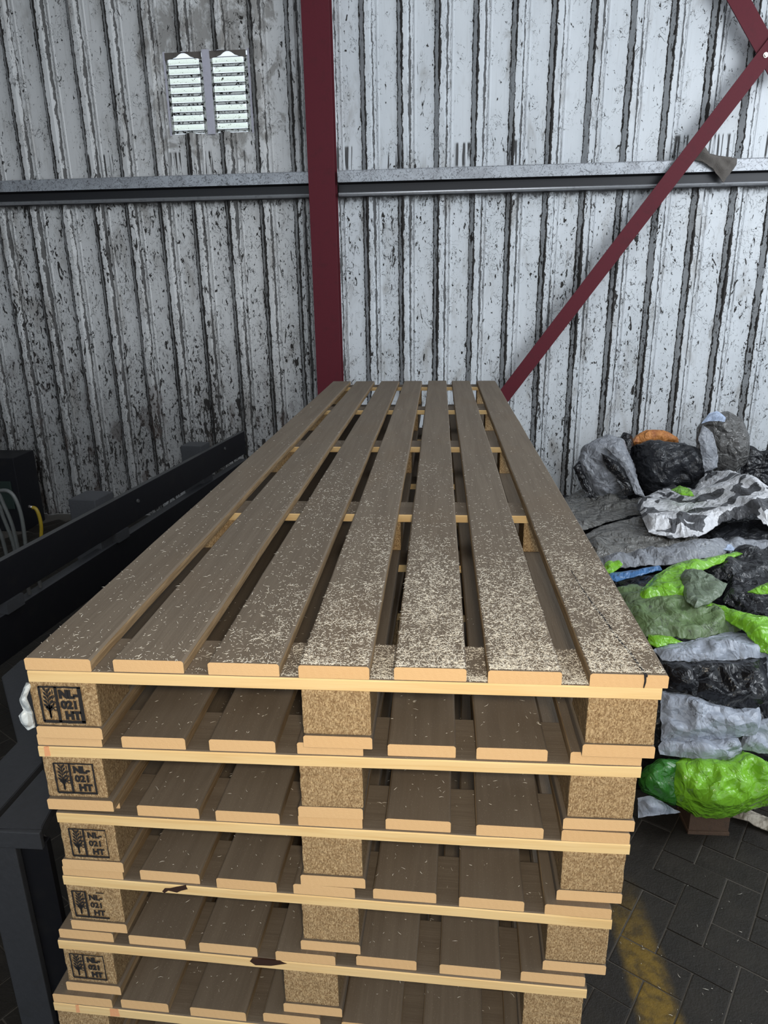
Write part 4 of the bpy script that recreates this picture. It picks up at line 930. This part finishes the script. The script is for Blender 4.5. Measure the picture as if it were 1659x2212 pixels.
H_ = lambda off: (lambda x, y: on_heap(x, y, off))
def tilt(y0, py0, k):   # surface leaning back: y grows as the pixel row goes up
    return lambda x, y: on_y(x, y, y0+(py0-y)*k)
ITEMS = [
 ('plastic_bag', [(1600, 1000), (1612, 955), (1640, 975), (1700, 960), (1720, 1080), (1600, 1050)], tilt(4.35, 1040, .001), m_black, 'black torn scraps of plastic at the right edge below the smoky clear bag', dict(puff=.05, edge=20, amp=.09, freq=9, seed=21, jit=7)),
 ('plastic_bag', [(1503, 975), (1505, 925), (1520, 905), (1560, 893), (1600, 915), (1617, 955), (1612, 1000), (1580, 1030), (1530, 1010)], tilt(4.25, 1010, .001), m_clear2, 'bulging smoky clear bag leaning on the wall, rightmost of the upright bags', dict(puff=.18, edge=60, amp=.035, freq=5, bulge=True, seed=22, ang=.9, jit=2)),
 ('plastic_film', [(1508, 945), (1518, 918), (1540, 935), (1552, 985), (1550, 1010), (1522, 1020), (1515, 985)], tilt(4.00, 1010, .001), m_silver, 'pale grey film flap hanging on the front of the smoky clear bag', dict(cat='plastic film', puff=.03, edge=14, amp=.03, freq=8, seed=23)),
 ('plastic_film', [(1515, 915), (1530, 895), (1548, 889), (1568, 903), (1565, 912), (1530, 912)], tilt(4.05, 930, .001), m_lblue, 'pale lilac film scrap on top of the smoky clear bag', dict(cat='plastic film', puff=.03, edge=9, amp=.03, freq=9, step=5, seed=24, jit=1)),
 ('plastic_bag', [(1358, 960), (1372, 942), (1395, 930), (1430, 932), (1460, 948), (1468, 968), (1420, 972), (1370, 970)], tilt(4.36, 960, .001), m_orange, 'orange and red net sacking showing above the big black bag', dict(puff=.06, edge=14, amp=.04, freq=12, bulge=True, seed=25, step=6, jit=2)),
 ('plastic_bag', [(1335, 950), (1345, 935), (1365, 940), (1372, 985), (1385, 1060), (1400, 1080), (1360, 1082), (1345, 1030)], tilt(4.2, 1060, .001), m_black, 'narrow black bag wedged between the grey white bag and the big charcoal bag', dict(puff=.07, edge=20, amp=.04, freq=7, bulge=True, seed=26, ang=.1, jit=1)),
 ('plastic_bag', [(1366, 965), (1400, 953), (1465, 962), (1500, 975), (1530, 1000), (1533, 1040), (1490, 1066), (1400, 1082), (1382, 1050)], tilt(4.15, 1060, .001), m_dark, 'big full charcoal bag standing under the orange sacking', dict(puff=.17, edge=60, amp=.03, freq=5, bulge=True, seed=27, ang=.1, fold=(0, .055, .05))),
 ('plastic_bag', [(1246, 1010), (1258, 965), (1292, 948), (1310, 940), (1345, 950), (1362, 990), (1378, 1050), (1350, 1075), (1300, 1084), (1272, 1060)], tilt(4.0, 1070, .0012), m_silver, 'silver grey bag standing against the wall, leftmost of the upright bags', dict(puff=.10, edge=45, amp=.05, freq=5, bulge=True, seed=28, ang=.2, fold=(-.35, .08, .07))),
 ('plastic_film', [(1298, 978), (1318, 990), (1345, 1010), (1360, 1040), (1392, 1062), (1350, 1072), (1330, 1035), (1308, 1010)], tilt(3.88, 1060, .0012), m_black, 'glossy black film draped across the leftmost silver grey bag', dict(cat='plastic film', puff=.05, edge=16, amp=.05, freq=8, seed=29)),
 ('plastic_film', [(1306, 965), (1330, 958), (1352, 985), (1372, 1030), (1395, 1075), (1372, 1068), (1350, 1020), (1330, 990)], tilt(3.86, 1060, .0012), m_silver, 'narrow silver film fold right of the glossy black film on the upright bag', dict(cat='plastic film', puff=.03, edge=10, amp=.04, freq=9, step=5, seed=61, ang=.5)),
 ('plastic_film', [(1238, 1010), (1252, 995), (1272, 1050), (1300, 1084), (1285, 1088), (1258, 1060)], tilt(3.95, 1070, .0012), m_black, 'black film edge left of the silver grey upright bag', dict(cat='plastic film', puff=.03, edge=10, amp=.04, freq=9, step=5, seed=62, ang=.3)),
 ('plastic_film', [(1215, 1075), (1260, 1060), (1340, 1080), (1400, 1082), (1405, 1105), (1330, 1125), (1240, 1150), (1215, 1120)], H_(.05), m_clear, 'dusty clear film spread at the foot of the silver grey bag', dict(cat='plastic film', puff=.05, edge=20, amp=.06, freq=5, seed=30, fold=(1.3, .09, .03))),
 ('plastic_film', [(1500, 1160), (1520, 1130), (1600, 1128), (1700, 1120), (1700, 1190), (1600, 1180), (1540, 1190)], H_(.04), m_dark, 'charcoal film lying below the printed white sheet at the right edge', dict(cat='plastic film', puff=.03, edge=14, amp=.07, freq=6, seed=31)),
 ('plastic_film', [(1255, 1160), (1300, 1135), (1375, 1120), (1440, 1125), (1500, 1155), (1520, 1180), (1480, 1190), (1380, 1200), (1285, 1215)], H_(.05), m_clear, 'wrinkled clear film lying left below the printed white sheet', dict(cat='plastic film', puff=.05, edge=20, amp=.07, freq=6, seed=32, fold=(1.4, .1, .035))),
 ('plastic_sheet', [(1376, 1095), (1385, 1075), (1420, 1060), (1450, 1050), (1500, 1055), (1520, 1025), (1560, 1013), (1610, 1028), (1659, 1055), (1720, 1080), (1720, 1150), (1655, 1140), (1620, 1125), (1560, 1135), (1510, 1160), (1455, 1163), (1400, 1150)], lambda x, y: on_heap(x, y, .12), m_white, 'crumpled white sheet printed with grey blocky shapes', dict(cat='plastic sheet', puff=.10, edge=35, amp=.10, freq=4.5, seed=33)),
 ('plastic_film', [(1450, 1058), (1468, 1048), (1490, 1055), (1500, 1072), (1470, 1068)], H_(.24), m_green, 'small lime green film patch on the printed white sheet', dict(cat='plastic film', puff=.02, edge=8, amp=.02, freq=10, step=4, seed=34, jit=1)),
 ('plastic_film', [(1545, 1185), (1560, 1172), (1590, 1175), (1585, 1190)], H_(.09), m_lblue, 'pale blue film scrap beside the charcoal film', dict(cat='plastic film', puff=.03, edge=8, amp=.03, freq=9, step=5, seed=35)),
 ('plastic_film', [(1290, 1210), (1400, 1190), (1520, 1178), (1700, 1168), (1700, 1190), (1580, 1200), (1460, 1220), (1400, 1222), (1310, 1232)], H_(.06), m_silver, 'long grey film strip running right across the middle of the heap', dict(cat='plastic film', puff=.03, edge=12, amp=.05, freq=7, seed=36, fold=(1.5, .15, .02))),
 ('plastic_film', [(1300, 1232), (1310, 1212), (1340, 1210), (1345, 1222), (1320, 1240)], H_(.075), m_green, 'small lime green strip touching the top pallet edge', dict(cat='plastic film', puff=.015, edge=8, amp=.02, freq=9, step=4, seed=37)),
 ('plastic_bag', [(1490, 1205), (1560, 1195), (1720, 1180), (1720, 1380), (1659, 1360), (1600, 1320), (1560, 1300), (1570, 1260), (1500, 1240)], H_(.03), m_black, 'large glossy black bag on the right, above the lime green strip', dict(puff=.10, edge=45, amp=.09, freq=6, seed=38)),
 ('plastic_film', [(1310, 1250), (1320, 1238), (1380, 1232), (1425, 1225), (1430, 1234), (1380, 1244), (1330, 1256)], H_(.075), m_blue, 'blue film strip on the heap next to the pallet edge', dict(cat='plastic film', puff=.02, edge=9, amp=.03, freq=8, step=5, seed=39)),
 ('plastic_bag', [(1320, 1290), (1330, 1255), (1400, 1245), (1450, 1240), (1440, 1270), (1380, 1290)], H_(.04), m_black, 'black bag folded in just below the blue strip', dict(puff=.03, edge=14, amp=.04, freq=8, seed=40)),
 ('plastic_film', [(1370, 1300), (1400, 1262), (1440, 1230), (1475, 1214), (1520, 1208), (1590, 1190), (1605, 1196), (1540, 1222), (1500, 1240), (1490, 1300), (1480, 1320), (1420, 1310)], H_(.09), m_green, 'bright lime green sheet behind the rounded grey green flap', dict(cat='plastic sheet', puff=.04, edge=18, amp=.06, freq=7, seed=41)),
 ('plastic_sheet', [(1328, 1272), (1370, 1262), (1420, 1278), (1450, 1290), (1520, 1310), (1590, 1345), (1600, 1365), (1560, 1375), (1500, 1388), (1460, 1380), (1390, 1375), (1360, 1330)], H_(.07), m_olive, 'large dusty olive green sheet beside the top pallet', dict(cat='plastic sheet', puff=.05, edge=28, amp=.06, freq=5, seed=42, fold=(1.2, .07, .03))),
 ('plastic_film', [(1470, 1245), (1480, 1232), (1520, 1240), (1560, 1258), (1572, 1262), (1560, 1285), (1530, 1305), (1500, 1312), (1480, 1295)], H_(.15), m_olive2, 'rounded grey green flap lying on the olive sheet', dict(cat='plastic film', puff=.06, edge=24, amp=.02, freq=6, seed=43, step=6, jit=2)),
 ('plastic_film', [(1495, 1312), (1525, 1300), (1560, 1312), (1620, 1335), (1720, 1360), (1720, 1430), (1640, 1410), (1600, 1370), (1560, 1340)], H_(.11), m_green, 'lime green strip hanging diagonally to the right edge', dict(cat='plastic film', puff=.05, edge=18, amp=.06, freq=8, seed=44, fold=(1.1, .12, .03))),
 ('plastic_film', [(1615, 1278), (1659, 1262), (1700, 1258), (1700, 1285), (1640, 1283)], H_(.16), m_green, 'small lime green tip at the right edge on the black bag', dict(cat='plastic film', puff=.02, edge=8, amp=.03, freq=9, step=5, seed=45)),
 ('plastic_film', [(1398, 1390), (1400, 1372), (1440, 1380), (1480, 1388), (1440, 1396), (1420, 1400)], H_(.08), m_green, 'thin lime green edge peeping out below the olive sheet', dict(cat='plastic film', puff=.02, edge=8, amp=.03, freq=9, step=5, seed=46)),
 ('plastic_sheet', [(1410, 1405), (1450, 1392), (1515, 1385), (1570, 1368), (1610, 1372), (1660, 1405), (1720, 1430), (1720, 1520), (1655, 1490), (1650, 1425), (1580, 1432), (1530, 1438), (1430, 1428)], H_(.075), m_grey, 'folded blue grey sheet lying just under the olive sheet', dict(cat='plastic sheet', puff=.04, edge=20, amp=.05, freq=6, seed=47, fold=(1.3, .10, .03))),
 ('plastic_sheet', [(1425, 1432), (1500, 1436), (1580, 1430), (1645, 1422), (1656, 1470), (1650, 1520), (1630, 1535), (1560, 1532), (1490, 1510), (1440, 1488)], H_(.09), m_black, 'wide black sheet between two blue grey sheets', dict(cat='plastic sheet', puff=.05, edge=26, amp=.055, freq=6, seed=48)),
 ('plastic_sheet', [(1425, 1492), (1470, 1500), (1520, 1520), (1580, 1536), (1637, 1530), (1634, 1560), (1625, 1592), (1560, 1600), (1500, 1605), (1425, 1602)], H_(.075), m_grey, 'folded blue grey sheet with dirty crease lines under the black sheet', dict(cat='plastic sheet', puff=.05, edge=20, amp=.05, freq=6, seed=49, fold=(1.45, .13, .035))),
 ('plastic_sheet', [(1620, 1560), (1720, 1540), (1720, 1640), (1600, 1620), (1600, 1600)], H_(.05), m_grey, 'blue grey sheet corner at the right edge beside the green bag', dict(cat='plastic sheet', puff=.04, edge=20, amp=.06, freq=7, seed=50)),
 ('plastic_sheet', [(1421, 1612), (1430, 1600), (1500, 1598), (1592, 1596), (1600, 1620), (1580, 1648), (1540, 1652), (1480, 1640), (1425, 1630)], H_(.09), m_grey, 'lowest blue grey sheet, resting on the bright green bag', dict(cat='plastic sheet', puff=.03, edge=16, amp=.03, freq=5, seed=51, jit=2)),
 ('plastic_bag', [(1380, 1690), (1390, 1660), (1425, 1640), (1470, 1640), (1470, 1700), (1460, 1740), (1420, 1725), (1390, 1710)], H_(.045), m_dgreen, 'deep green bag end left of the bright green bag', dict(puff=.04, edge=20, amp=.05, freq=9, bulge=True, seed=52)),
 ('plastic_bag', [(1440, 1700), (1445, 1650), (1480, 1635), (1560, 1645), (1600, 1625), (1659, 1655), (1720, 1660), (1720, 1720), (1640, 1745), (1560, 1768), (1510, 1765), (1460, 1735)], H_(.055), m_green, 'big shiny lime green bag at the foot of the heap', dict(puff=.07, edge=45, amp=.045, freq=5, bulge=True, seed=53, ang=1.2)),
 ('plastic_film', [(1375, 1725), (1400, 1722), (1450, 1745), (1470, 1755), (1420, 1764), (1376, 1768)], H_(.025), m_grey, 'blue grey film scrap on the floor below the deep green bag end', dict(cat='plastic film', puff=.015, edge=12, amp=.025, freq=8, step=6, seed=54)),
]
for (nm, poly, sf, mt, lab, kw) in ITEMS: film(nm, poly, sf, mt, lab, **kw)
# strip of paper and the wooden foot under the green bag
film('paper_strip', [(1582, 1765), (1610, 1752), (1680, 1778), (1680, 1805), (1640, 1788)], lambda x, y: on_z(x, y, FZ+.012), m_cream, 'cream paper strip lying on the floor right of the wooden foot', 'paper strip', puff=.006, edge=8, amp=.008, freq=9, step=6, seed=60, thick=.006, jit=1)
a = on_z(1486, 1800, FZ); b = on_z(1571, 1802, FZ); bm = bmesh.new(); add_box(bm, (a.x, a.y, FZ+.014), (b.x, a.y+.11, FZ+.085), 0, .002); add_box(bm, (a.x-.003, a.y-.006, FZ), (b.x+.003, a.y+.12, FZ+.014), 0, .002)
o = bm_obj('wooden_block', bm, M['dirtywood']); tag(o, 'dirty brown wooden block under the bright green bag', 'wooden block')
